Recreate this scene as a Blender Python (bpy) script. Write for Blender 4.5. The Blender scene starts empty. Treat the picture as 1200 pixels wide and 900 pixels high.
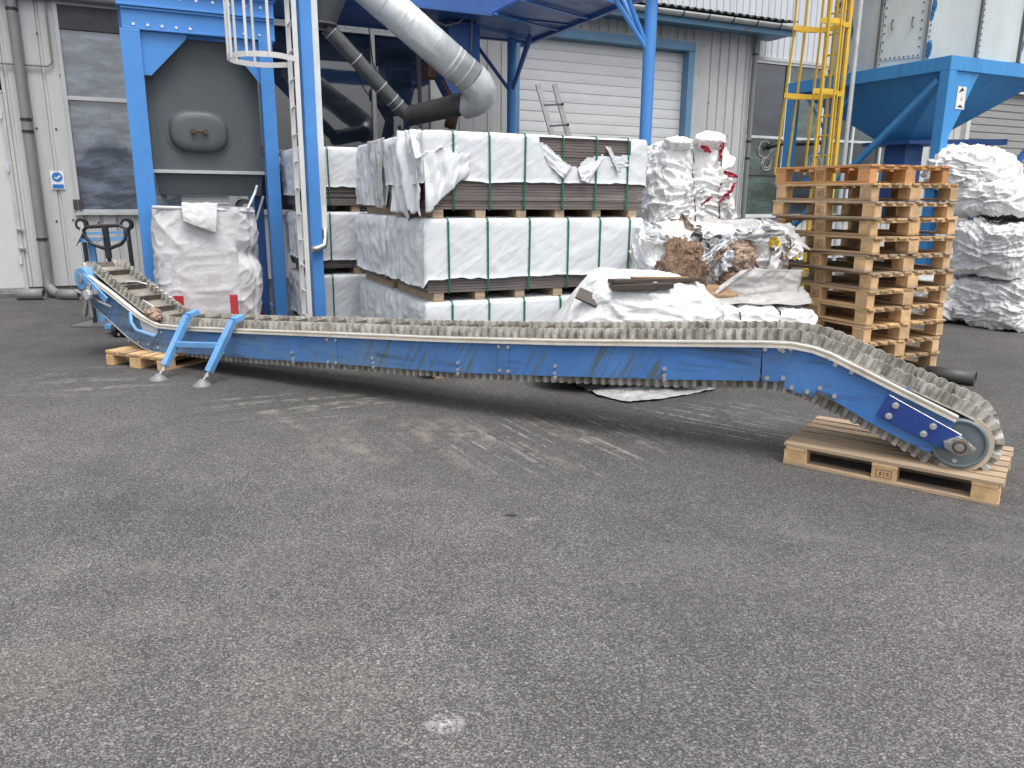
import bpy, math, random
from mathutils import Vector, Matrix, noise
random.seed(7)
R = math.radians
sc = bpy.context.scene
col = sc.collection

# ------------------------------------------------------------------ camera, world, sun, exposure
CF, CP_, CR, CH = 901.0, R(13.6), R(0.48), 1.663          # focal length in photo pixels, pitch, roll, height
cf = Vector((0, math.cos(CP_), -math.sin(CP_)))
cu0 = Vector((0, math.sin(CP_), math.cos(CP_)))
cx0 = Vector((1, 0, 0))
cx = math.cos(CR)*cx0 + math.sin(CR)*cu0
cu = -math.sin(CR)*cx0 + math.cos(CR)*cu0
cam = bpy.data.cameras.new('camera')
cam.sensor_fit = 'HORIZONTAL'; cam.sensor_width = 36; cam.lens = 36*CF/1200
cam.clip_start = .05; cam.clip_end = 2000
co = bpy.data.objects.new('camera', cam); col.objects.link(co)
m = Matrix((cx, cu, -cf)).transposed().to_4x4(); m.translation = (0, 0, CH)
co.matrix_world = m
sc.camera = co
w = bpy.data.worlds.new('World'); sc.world = w; w.use_nodes = True
nt = w.node_tree; bg = nt.nodes['Background']
sky = nt.nodes.new('ShaderNodeTexSky'); sky.sky_type = 'NISHITA'; sky.sun_disc = False
SUN_EL, SUN_AZ = R(66), R(150)            # azimuth clockwise from +Y: light from behind the camera
sky.sun_elevation = SUN_EL; sky.sun_rotation = SUN_AZ
sky.dust_density = 4; sky.air_density = 1.0; sky.ozone_density = .6
hs = nt.nodes.new('ShaderNodeHueSaturation'); hs.inputs['Saturation'].default_value = .3   # cloud cover: near-white light
nt.links.new(sky.outputs[0], hs.inputs['Color']); nt.links.new(hs.outputs[0], bg.inputs['Color'])
bg.inputs['Strength'].default_value = .15
sl = bpy.data.lights.new('sun', 'SUN'); sl.energy = 1.3; sl.angle = R(35); sl.color = (1, .97, .93)
so = bpy.data.objects.new('sun', sl); col.objects.link(so)
so.rotation_euler = Vector((-math.sin(SUN_AZ)*math.cos(SUN_EL), -math.cos(SUN_AZ)*math.cos(SUN_EL), -math.sin(SUN_EL))).to_track_quat('-Z', 'Y').to_euler()
so.location = (0, 0, 30)
sc.view_settings.view_transform = 'Standard'; sc.view_settings.look = 'None'
sc.view_settings.gamma = 1; sc.view_settings.use_curve_mapping = False
sc.view_settings.exposure = 0.7
sc.cycles.max_bounces = 6; sc.cycles.diffuse_bounces = 3; sc.cycles.glossy_bounces = 2

# ------------------------------------------------------------------ frames and pixel geometry
def ray(u, v):
    return ((u-600)/CF*cx + (450-v)/CF*cu + cf)
class Frame:
    def __init__(s, ox, oy, deg):
        s.a = R(deg); s.o = Vector((ox, oy, 0))
        s.e1 = Vector((math.cos(s.a), math.sin(s.a), 0)); s.e2 = Vector((-math.sin(s.a), math.cos(s.a), 0))
    def world(s, p): return s.o + s.e1*p[0] + s.e2*p[1] + Vector((0, 0, p[2]))
    def loc(s, P):
        d = P - s.o; return Vector((d.dot(s.e1), d.dot(s.e2), P.z))
    def y(s, u, v, t):                      # pixel on the plane local y = t
        d = ray(u, v); O = Vector((0, 0, CH)); k = (t-(O-s.o).dot(s.e2))/d.dot(s.e2); return s.loc(O+d*k)
    def x(s, u, v, t):
        d = ray(u, v); O = Vector((0, 0, CH)); k = (t-(O-s.o).dot(s.e1))/d.dot(s.e1); return s.loc(O+d*k)
    def z(s, u, v, t=0):
        d = ray(u, v); O = Vector((0, 0, CH)); return s.loc(O+d*((t-CH)/d.z))
WORLD = Frame(0, 0, 0); BLD = Frame(0, 0, 25); CONV = Frame(-3.5, 7.5, -28.06)

# ------------------------------------------------------------------ materials
MATS = {}; NDIM = ['3D']
def node(nt, t, **kw):
    n = nt.nodes.new(t)
    for k, v in kw.items(): setattr(n, k, v)
    return n
def mixc(nt, fac, a, b, mode='MIX'):
    n = nt.nodes.new('ShaderNodeMix'); n.data_type = 'RGBA'; n.blend_type = mode
    for sock, val in ((n.inputs[0], fac), (n.inputs[6], a), (n.inputs[7], b)):
        if hasattr(val, 'is_output'): nt.links.new(val, sock)
        else: sock.default_value = val if not isinstance(val, tuple) else (*val[:3], 1)
    return n.outputs[2]
def ramp(nt, src, lo, hi, a=0, b=1):
    n = nt.nodes.new('ShaderNodeMapRange'); n.inputs['From Min'].default_value = lo; n.inputs['From Max'].default_value = hi
    n.inputs['To Min'].default_value = a; n.inputs['To Max'].default_value = b
    nt.links.new(src, n.inputs['Value']); return n.outputs[0]
def math_(nt, op, a, b=0):
    n = nt.nodes.new('ShaderNodeMath'); n.operation = op
    for i, v in enumerate((a, b)):
        if hasattr(v, 'is_output'): nt.links.new(v, n.inputs[i])
        else: n.inputs[i].default_value = v
    return n.outputs[0]
def coords(nt, rand=0, rot=(0, 0, 0), scale=(1, 1, 1)):
    tc = node(nt, 'ShaderNodeTexCoord'); out = tc.outputs['Object']
    if rand:
        oi = node(nt, 'ShaderNodeObjectInfo'); a = node(nt, 'ShaderNodeVectorMath', operation='SCALE')
        cb = node(nt, 'ShaderNodeCombineXYZ')
        for i in range(3): nt.links.new(oi.outputs['Random'], cb.inputs[i])
        nt.links.new(cb.outputs[0], a.inputs[0]); a.inputs['Scale'].default_value = 37.0
        ad = node(nt, 'ShaderNodeVectorMath', operation='ADD'); nt.links.new(out, ad.inputs[0]); nt.links.new(a.outputs[0], ad.inputs[1]); out = ad.outputs[0]
    for k, val in (('Rotation', rot), ('Scale', scale)):
        if val in ((0, 0, 0), (1, 1, 1)): continue
        mp = node(nt, 'ShaderNodeMapping'); mp.inputs[k].default_value = val; nt.links.new(out, mp.inputs['Vector']); out = mp.outputs[0]
    return out
def nz(nt, vec, scale, detail=5, rough=.6, dist=0):
    n = node(nt, 'ShaderNodeTexNoise'); n.noise_dimensions = NDIM[0]; n.inputs['Scale'].default_value = scale; n.inputs['Detail'].default_value = detail
    n.inputs['Roughness'].default_value = rough; n.inputs['Distortion'].default_value = dist
    nt.links.new(vec, n.inputs['Vector']); return n.outputs['Fac']
def new(name):
    m = bpy.data.materials.new(name); m.use_nodes = True; return m, m.node_tree, m.node_tree.nodes['Principled BSDF']
def pm(name, c, rough=.6, metal=0, var=.12, vs=4, bump=0, bs=40, dirt=0, dc=(.06, .055, .05), rand=0, rv=0, scale=(1, 1, 1), rot=(0, 0, 0), spec=.5, dlo=.52, dhi=.7, ds=2.5, crumple=0, cs=9):
    m, nt, b = new(name); vec = coords(nt, rand, rot, scale)
    f = nz(nt, vec, vs, 3, .62)
    lo = tuple(x*(1-var) for x in c); hi = tuple(min(1, x*(1+var)) for x in c)
    out = mixc(nt, ramp(nt, f, .3, .7), lo, hi)
    if rv:
        oi = node(nt, 'ShaderNodeObjectInfo'); out = mixc(nt, 1.0, out, mixc(nt, oi.outputs['Random'], (1-rv,)*3, (1, 1-rv*.12, 1-rv*.3)), 'MULTIPLY')
    rsock = None
    if dirt:
        d = ramp(nt, nz(nt, vec, ds, 4, .7), dlo, dhi, 0, dirt); out = mixc(nt, d, out, dc)
        rsock = ramp(nt, d, 0, 1, rough, min(1, rough+.35))
    nt.links.new(out, b.inputs['Base Color'])
    b.inputs['Roughness'].default_value = rough; b.inputs['Metallic'].default_value = metal; b.inputs['Specular IOR Level'].default_value = spec
    if rsock: nt.links.new(rsock, b.inputs['Roughness'])
    hgt = None
    if bump:
        hgt = math_(nt, 'MULTIPLY', nz(nt, vec, bs, 2, .6), bump)
    if crumple:
        wv = node(nt, 'ShaderNodeVectorMath', operation='ADD'); nn = node(nt, 'ShaderNodeTexNoise'); nn.inputs['Scale'].default_value = cs*.7
        nt.links.new(vec, nn.inputs['Vector']); nt.links.new(vec, wv.inputs[0])
        sc_ = node(nt, 'ShaderNodeVectorMath', operation='SCALE'); sc_.inputs['Scale'].default_value = .25; nt.links.new(nn.outputs['Color'], sc_.inputs[0]); nt.links.new(sc_.outputs[0], wv.inputs[1])
        def facet(sc0, k0):
            vo = node(nt, 'ShaderNodeTexVoronoi'); vo.inputs['Scale'].default_value = sc0; nt.links.new(wv.outputs[0], vo.inputs['Vector'])
            d1 = node(nt, 'ShaderNodeVectorMath', operation='SUBTRACT'); nt.links.new(wv.outputs[0], d1.inputs[0]); nt.links.new(vo.outputs['Position'], d1.inputs[1])
            d2 = node(nt, 'ShaderNodeVectorMath', operation='SUBTRACT'); nt.links.new(vo.outputs['Color'], d2.inputs[0]); d2.inputs[1].default_value = (.5, .5, .5)
            dt = node(nt, 'ShaderNodeVectorMath', operation='DOT_PRODUCT'); nt.links.new(d1.outputs[0], dt.inputs[0]); nt.links.new(d2.outputs[0], dt.inputs[1])
            return math_(nt, 'MULTIPLY', dt.outputs['Value'], k0)
        h2 = math_(nt, 'ADD', facet(cs, crumple), facet(cs*2.6, crumple*.7))
        hgt = h2 if hgt is None else math_(nt, 'ADD', hgt, h2)
    if hgt is not None:
        bp = node(nt, 'ShaderNodeBump'); bp.inputs['Strength'].default_value = 1; bp.inputs['Distance'].default_value = 1
        nt.links.new(hgt, bp.inputs['Height']); nt.links.new(bp.outputs[0], b.inputs['Normal'])
    MATS[name] = m; return m

def asphalt():
    NDIM[0] = '2D'
    m, nt, b = new('asphalt'); tc = node(nt, 'ShaderNodeTexCoord'); v = tc.outputs['Object']
    def vor(s):
        n = node(nt, 'ShaderNodeTexVoronoi'); n.voronoi_dimensions = '2D'; n.inputs['Scale'].default_value = s; nt.links.new(v, n.inputs['Vector']); return n
    v1 = vor(165); v2 = vor(64)
    wn = node(nt, 'ShaderNodeSeparateColor'); nt.links.new(v1.outputs['Color'], wn.inputs[0])
    wn2 = node(nt, 'ShaderNodeSeparateColor'); nt.links.new(v2.outputs['Color'], wn2.inputs[0])
    st = ramp(nt, wn.outputs[0], .05, 1, 0, 1)
    c = mixc(nt, math_(nt, 'POWER', st, 1.7), (.068, .0665, .0645), (.24, .234, .223))
    gap = ramp(nt, v1.outputs['Distance'], .35, .9, 0, .85)                    # dark binder between the stones
    c = mixc(nt, gap, c, (.05, .049, .048))
    big = math_(nt, 'GREATER_THAN', wn2.outputs[1], .86)
    big = math_(nt, 'MULTIPLY', big, math_(nt, 'LESS_THAN', v2.outputs['Distance'], .32))
    c = mixc(nt, math_(nt, 'MULTIPLY', big, .5), c, mixc(nt, wn2.outputs[2], (.24, .2, .165), (.42, .41, .39)))
    # broad wear and dust, then a darker tone towards the back
    n7 = nz(nt, v, 7, 4, .75); n22 = nz(nt, v, 22, 4, .75)
    br = nz(nt, v, .35, 4, .6); c = mixc(nt, 1.0, c, mixc(nt, ramp(nt, br, .3, .7), (.85, .85, .86), (1.15, 1.14, 1.12)), 'MULTIPLY')
    br2 = nz(nt, v, 2.2, 3, .65); c = mixc(nt, 1.0, c, mixc(nt, ramp(nt, br2, .3, .7), (.86,)*3, (1.12,)*3), 'MULTIPLY')
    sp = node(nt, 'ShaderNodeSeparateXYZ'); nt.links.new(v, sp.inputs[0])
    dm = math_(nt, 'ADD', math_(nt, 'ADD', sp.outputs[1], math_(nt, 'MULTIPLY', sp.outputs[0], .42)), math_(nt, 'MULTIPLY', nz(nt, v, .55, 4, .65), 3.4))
    back_dark = ramp(nt, dm, 5.6, 7.8, 0, .52); c = mixc(nt, back_dark, c, mixc(nt, 1.0, c, (.42, .42, .44), 'MULTIPLY'))
    # pale drag scratches and dust in the patch before the conveyor
    def blob(x, y, rx, ry):
        a = math_(nt, 'DIVIDE', math_(nt, 'SUBTRACT', sp.outputs[0], x), rx); d = math_(nt, 'DIVIDE', math_(nt, 'SUBTRACT', sp.outputs[1], y), ry)
        return ramp(nt, math_(nt, 'ADD', math_(nt, 'MULTIPLY', a, a), math_(nt, 'MULTIPLY', d, d)), 1, .25)
    def streak(x, y, rx, ry, deg, sx, sy, lo, hi, amt, cc):
        nonlocal c
        m0 = node(nt, 'ShaderNodeMapping'); m0.inputs['Rotation'].default_value = (0, 0, R(deg)); nt.links.new(v, m0.inputs['Vector'])
        mp = node(nt, 'ShaderNodeMapping'); mp.inputs['Scale'].default_value = (sx, sy, 1); nt.links.new(m0.outputs[0], mp.inputs['Vector'])
        f = ramp(nt, nz(nt, mp.outputs[0], 1, 2, .7), lo, hi, 0, amt)
        f = math_(nt, 'MULTIPLY', f, ramp(nt, n7, .4, .62))
        f = math_(nt, 'MULTIPLY', f, blob(x, y, rx, ry)); c = mixc(nt, f, c, cc)
    streak(.3, 5.2, 1.05, .9, 60, .4, 19, .53, .66, .8, (.36, .35, .33))
    streak(-.2, 5.1, 1.6, .8, 56, .5, 4, .49, .7, .55, (.25, .21, .17))
    streak(1.7, 5.75, 1.0, .6, 38, .45, 20, .53, .66, .75, (.34, .37, .35))
    streak(-1.75, 6.05, 1.2, .55, -24, .55, 10, .5, .66, .65, (.3, .29, .235))
    streak(-3.9, 6.9, 1.2, .7, -15, .7, 5, .52, .68, .5, (.3, .29, .28))
    streak(-1.4, 5.2, 1.3, .7, 45, .7, 3.5, .5, .7, .5, (.28, .255, .22))
    streak(2.6, 4.3, 3.0, 2.2, 20, .35, 1.6, .56, .74, .3, (.22, .215, .205))
    streak(-2.0, 3.2, 3.0, 2.0, -8, .3, 1.5, .55, .75, .3, (.22, .205, .185))
    for x, y, r_, cc, am in ((-0.21, 2.17, .075, (.55, .54, .52), .8), (0.11, 3.82, .05, (.35, .34, .32), .7), (-1.65, 2.4, .35, (.24, .21, .175), .3), (.9, 3.2, .6, (.22, .21, .195), .22), (-.7, 2.3, .4, (.22, .2, .17), .25)):
        f = math_(nt, 'MULTIPLY', blob(x, y, r_, r_*.75), ramp(nt, n22, .42, .66, 0, am)); c = mixc(nt, f, c, cc)
    f = math_(nt, 'MULTIPLY', blob(0, 3.86, .045, .025), .8); c = mixc(nt, f, c, (.012,)*3)
    nt.links.new(c, b.inputs['Base Color'])
    rg = mixc(nt, ramp(nt, br, .35, .65), (.72,)*3, (.9,)*3); nt.links.new(rg, b.inputs['Roughness']); b.inputs['Specular IOR Level'].default_value = .35
    h_ = math_(nt, 'ADD', math_(nt, 'MULTIPLY', v1.outputs['Distance'], -.0035), math_(nt, 'MULTIPLY', br2, .01))
    bp = node(nt, 'ShaderNodeBump'); bp.inputs['Strength'].default_value = .8; bp.inputs['Distance'].default_value = 1
    nt.links.new(h_, bp.inputs['Height']); nt.links.new(bp.outputs[0], b.inputs['Normal'])
    MATS['asphalt'] = m; NDIM[0] = '3D'; return m
def conv_paint():
    m, nt, b = new('conveyor_paint'); v = coords(nt)
    c = mixc(nt, ramp(nt, nz(nt, v, 3, 5), .3, .7), (.046, .16, .44), (.08, .225, .52))
    vd = coords(nt, 0, (0, R(-28), 0), (16, 1, 1.0))                    # greasy diagonal runs
    runs = ramp(nt, nz(nt, vd, 1.5, 4, .7), .5, .6)
    msk = ramp(nt, nz(nt, v, 1.1, 3, .6), .46, .56)
    grime = math_(nt, 'MULTIPLY', math_(nt, 'MULTIPLY', runs, msk), .8)
    c = mixc(nt, grime, c, (.085, .1, .085))
    sp = node(nt, 'ShaderNodeSeparateXYZ'); nt.links.new(v, sp.inputs[0])
    film = math_(nt, 'MULTIPLY', ramp(nt, nz(nt, v, 1.7, 7, .7), .48, .7), .5); c = mixc(nt, film, c, (.11, .17, .24))
    lft = math_(nt, 'MULTIPLY', ramp(nt, sp.outputs[0], 3.2, -.3), ramp(nt, nz(nt, v, 2.6, 7, .7), .35, .65, 0, .75)); c = mixc(nt, lft, c, (.13, .19, .23))
    sc_ = coords(nt, 0, (0, R(25), 0), (3, 1, 40)); c = mixc(nt, ramp(nt, nz(nt, sc_, 2.0, 3), .7, .76, 0, .6), c, (.35, .45, .55))
    dk = math_(nt, 'MULTIPLY', ramp(nt, nz(nt, v, 2.3, 5, .75), .44, .62), ramp(nt, nz(nt, coords(nt, 0, (0, 0, 0), (.5, 1, 9)), 1.6, 4, .7), .52, .62, 0, .8)); c = mixc(nt, dk, c, (.045, .055, .05))
    chip = ramp(nt, nz(nt, v, 15, 6, .75), .68, .72, 0, .8); c = mixc(nt, chip, c, (.16, .13, .1))
    nt.links.new(c, b.inputs['Base Color'])
    r_ = mixc(nt, grime, (.36,)*3, (.75,)*3); nt.links.new(r_, b.inputs['Roughness'])
    bp = node(nt, 'ShaderNodeBump'); bp.inputs['Distance'].default_value = .01; bp.inputs['Strength'].default_value = .35
    nt.links.new(nz(nt, v, 4, 4), bp.inputs['Height']); nt.links.new(bp.outputs[0], b.inputs['Normal'])
    MATS['conveyor_paint'] = m
def rubbish():
    m, nt, b = new('rubbish'); v = coords(nt)
    wv = node(nt, 'ShaderNodeVectorMath', operation='ADD'); nn = node(nt, 'ShaderNodeTexNoise'); nn.inputs['Scale'].default_value = 5; nn.inputs['Detail'].default_value = 4
    nt.links.new(v, nn.inputs['Vector']); nt.links.new(v, wv.inputs[0]); s_ = node(nt, 'ShaderNodeVectorMath', operation='SCALE'); s_.inputs['Scale'].default_value = .3
    nt.links.new(nn.outputs['Color'], s_.inputs[0]); nt.links.new(s_.outputs[0], wv.inputs[1])
    vo = node(nt, 'ShaderNodeTexVoronoi'); vo.inputs['Scale'].default_value = 6.5; nt.links.new(wv.outputs[0], vo.inputs['Vector'])
    se = node(nt, 'ShaderNodeSeparateColor'); nt.links.new(vo.outputs['Color'], se.inputs[0])
    cr = node(nt, 'ShaderNodeValToRGB'); cr.color_ramp.interpolation = 'CONSTANT'
    els = [(0, (.72, .72, .71)), (.3, (.8, .8, .79)), (.45, (.66, .66, .66)), (.58, (.68, .7, .73)), (.66, (.76, .75, .72)), (.78, (.42, .34, .26)), (.84, (.8, .8, .8)), (.95, (.5, .53, .57))]
    while len(cr.color_ramp.elements) < len(els): cr.color_ramp.elements.new(.5)
    for e, (p, c_) in zip(cr.color_ramp.elements, els): e.position = p; e.color = (*c_, 1)
    nt.links.new(se.outputs[0], cr.inputs[0]); nt.links.new(cr.outputs[0], b.inputs['Base Color']); b.inputs['Roughness'].default_value = .5
    ve = node(nt, 'ShaderNodeTexVoronoi'); ve.feature = 'DISTANCE_TO_EDGE'; ve.inputs['Scale'].default_value = 13; nt.links.new(wv.outputs[0], ve.inputs['Vector'])
    bp = node(nt, 'ShaderNodeBump'); bp.inputs['Distance'].default_value = .022; nt.links.new(ve.outputs['Distance'], bp.inputs['Height']); nt.links.new(bp.outputs[0], b.inputs['Normal'])
    MATS['rubbish'] = m
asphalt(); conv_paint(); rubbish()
pm('wall_sheet', (.5, .505, .5), .5, 0, .06, 2.2, .0006, 30, dirt=.35, dc=(.3, .3, .29), dlo=.5, dhi=.8, ds=1.2, scale=(2.5, 2.5, .35))
pm('wall_sheet_high', (.55, .58, .61), .42, .15, .05, 2, .0006, 30, dirt=.25, dc=(.4, .42, .44), ds=1, scale=(2.5, 2.5, .3))
pm('plinth', (.12, .12, .12), .9, 0, .3, 5, .004, 30)
pm('trim_grey', (.46, .47, .47), .5, 0, .08, 3, dirt=.3, dc=(.22, .21, .2))
pm('pipe_grey', (.2, .205, .21), .45, 0, .12, 5, dirt=.4, dc=(.12, .12, .12))
pm('frame_blue_grey', (.11, .24, .38), .5, 0, .12, 4, dirt=.5, dc=(.2, .22, .23))
pm('shutter', (.66, .665, .67), .45, 0, .05, 2, .0005, 20, dirt=.3, dc=(.38, .37, .36), scale=(.6, 1, 3), dlo=.55, dhi=.75)
pm('shutter_far', (.3, .3, .295), .55, 0, .06, 2, dirt=.25, dc=(.22, .22, .21), scale=(.6, 1, 3))
pm('roof_dark', (.05, .052, .055), .7, 0, .2, 5, .002, 30)
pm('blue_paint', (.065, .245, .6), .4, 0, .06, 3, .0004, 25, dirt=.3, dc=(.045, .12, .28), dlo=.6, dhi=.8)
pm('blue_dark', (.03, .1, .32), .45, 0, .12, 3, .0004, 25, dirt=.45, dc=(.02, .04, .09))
pm('silo_blue', (.05, .27, .6), .45, 0, .09, 2.5, .0004, 25, dirt=.5, dc=(.04, .13, .28), scale=(3, 3, .5))
pm('tank_grey', (.085, .097, .105), .5, 0, .1, 2, .0004, 20, dirt=.35, dc=(.085, .095, .1), scale=(1, 1, .5))
pm('silo_panel', (.54, .59, .585), .6, 0, .08, 1.6, .0006, 25, dirt=.35, dc=(.42, .45, .44), rand=1, scale=(1.5, 1.5, .5))
pm('galv', (.62, .65, .66), .3, .2, .16, 5, .0004, 30, dirt=.3, dc=(.33, .35, .36))
pm('galv_dark', (.13, .135, .14), .35, .25, .15, 5, dirt=.4, dc=(.07, .07, .07))
pm('duct_olive', (.06, .065, .062), .55, .2, .15, 5)
pm('white_paint', (.6, .6, .58), .45, 0, .06, 4, dirt=.3, dc=(.4, .38, .35))
pm('yellow_paint', (.68, .43, .045), .45, 0, .1, 4, dirt=.35, dc=(.42, .25, .04), dlo=.55)
pm('steel', (.5, .5, .49), .35, .85, .15, 12, dirt=.3, dc=(.2, .17, .13))
pm('bolt', (.7, .7, .7), .3, .8, .1, 20)
pm('dark_gap', (.018, .018, .019), .8)
pm('black_rubber', (.018, .018, .018), .6, 0, .2, 8)
pm('black_paint', (.02, .02, .022), .4, 0, .2, 8)
pm('sheet_white', (.6, .625, .65), .42, 0, .05, 2.5, .016, 2.3, dirt=.3, dc=(.52, .52, .51), dlo=.55, dhi=.8, scale=(1.1, 1.1, 3.6), rot=(0, .6, 0))
pm('sheet_grey', (.43, .43, .43), .45, 0, .1, 3, .0015, 25, crumple=.3, cs=6)
pm('bale_white', (.8, .8, .795), .45, 0, .06, 4, 0, 25, dirt=.28, dc=(.5, .49, .47), dlo=.52, dhi=.75, ds=3.5, crumple=.2, cs=6)
pm('bale_grey', (.74, .745, .745), .4, 0, .1, 4, 0, 25, dirt=.3, dc=(.45, .45, .45), ds=3.5, crumple=.24, cs=7)
pm('tarp_white', (.68, .69, .685), .42, 0, .04, 3, .02, 2.6, dirt=.2, dc=(.6, .59, .57), crumple=.07, cs=5)
pm('bag_white', (.55, .55, .565), .6, 0, .05, 5, .0008, 160, dirt=.25, dc=(.48, .47, .45), crumple=.1, cs=7)
pm('tarp_grey', (.4, .39, .38), .5, 0, .08, 4, dirt=.4, dc=(.25, .24, .23), ds=5, crumple=.25, cs=5)
pm('rag_brown', (.22, .14, .09), .8, 0, .3, 6, 0, dirt=.4, dc=(.1, .07, .05), crumple=.9, cs=14)
pm('rag_tan', (.42, .3, .22), .8, 0, .2, 6, 0, crumple=.9, cs=14)
pm('card_brown', (.3, .19, .11), .8, 0, .12, 6)
pm('yellow_bit', (.7, .5, .04), .5); pm('red_bit', (.42, .02, .05), .5, crumple=.5); pm('red_paint', (.42, .035, .045), .5, 0, .15, 6)
pm('boards_brown', (.15, .125, .118), .65, 0, .3, 3, .001, 60, scale=(1, 1, 22), rand=1)
pm('board_dark', (.055, .042, .034), .6, 0, .25, 5, .0008, 60, rand=1, scale=(1, 8, 8))
pm('strap_green', (.01, .12, .065), .4, 0, .1, 5); pm('wire', (.05, .055, .05), .5, .4)
pm('wood', (.64, .44, .25), .72, 0, .26, 2.2, .0012, 50, rand=1, rv=.5, scale=(1.2, 14, 14), dirt=.35, dc=(.26, .19, .13), dlo=.55, dhi=.8, ds=1.5)
pm('wood_end', (.66, .45, .245), .75, 0, .25, 9, .0012, 60, rand=1, rv=.3, dirt=.3, dc=(.24, .16, .1))
pm('wood_orange', (.54, .29, .12), .7, 0, .2, 2.5, .0012, 50, rand=1, rv=.2, scale=(1.2, 14, 14))
pm('wood_weathered', (.47, .355, .245), .75, 0, .26, 2.2, .0014, 50, rand=1, rv=.3, scale=(1.2, 14, 14), dirt=.45, dc=(.2, .165, .13), dlo=.48, dhi=.75, ds=1.3)
pm('stamp', (.2, .1, .06), .8); pm('paper', (.72, .72, .7), .6)
pm('belt_rubber', (.29, .265, .225), .75, 0, .2, 9, .002, 60, dirt=.5, dc=(.12, .1, .08), dlo=.48, ds=5)
pm('wall_rubber', (.46, .445, .405), .65, 0, .2, 12, .001, 60, dirt=.7, dc=(.15, .13, .1), dlo=.44, dhi=.62, ds=7)
pm('cleat_rubber', (.12, .105, .09), .75, 0, .2, 9, dirt=.4, dc=(.25, .23, .2), ds=6)
pm('rail_white', (.62, .6, .55), .5, 0, .1, 6, dirt=.6, dc=(.33, .28, .22), dlo=.5, dhi=.7, ds=4)
pm('rail_cream', (.5, .43, .33), .6, 0, .15, 6, dirt=.5, dc=(.24, .19, .14), ds=5)
pm('pulley_grey', (.13, .165, .185), .5, .1, .12, 6, dirt=.4, dc=(.2, .19, .17))
pm('plate_blue', (.02, .055, .24), .38, 0, .1, 6, dirt=.3, dc=(.1, .12, .2), dlo=.55)
pm('leg_blue', (.13, .32, .6), .42, 0, .12, 6, dirt=.4, dc=(.3, .38, .45))
pm('aluminium', (.52, .52, .51), .4, .6, .12, 8, dirt=.4, dc=(.3, .29, .27))
pm('sign_white', (.75, .76, .78), .4); pm('sign_blue', (.02, .17, .5), .4)
pm('plastic_black', (.045, .045, .047), .45, 0, .2, 6, dirt=.4, dc=(.12, .115, .11))
pm('grey_film', (.46, .46, .47), .4, 0, .15, 5, dirt=.4, dc=(.2, .2, .2), crumple=.5, cs=8)
pm('rust', (.1, .055, .035), .8, 0, .3, 8); pm('door_paint', (.56, .565, .56), .5, 0, .04, 3)
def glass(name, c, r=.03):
    m, nt, b = new(name); gv = coords(nt, 0, (0, 0, 0), (.8, 1, 2.6)); nt.links.new(mixc(nt, ramp(nt, nz(nt, gv, 1.6, 5, .65), .42, .64), c, tuple(x*2.6 for x in c)), b.inputs['Base Color']); b.inputs['Roughness'].default_value = r  # paler streaks in the base colour stand in for reflections and the interior
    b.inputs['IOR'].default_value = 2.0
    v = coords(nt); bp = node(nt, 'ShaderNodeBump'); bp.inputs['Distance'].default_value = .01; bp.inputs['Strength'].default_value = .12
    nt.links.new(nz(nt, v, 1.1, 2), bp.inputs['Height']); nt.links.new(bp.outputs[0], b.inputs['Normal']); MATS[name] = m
glass('glass_dark', (.008, .013, .022)); glass('glass_green', (.035, .055, .05), .08); glass('glass_left', (.08, .095, .12), .03)

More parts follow.
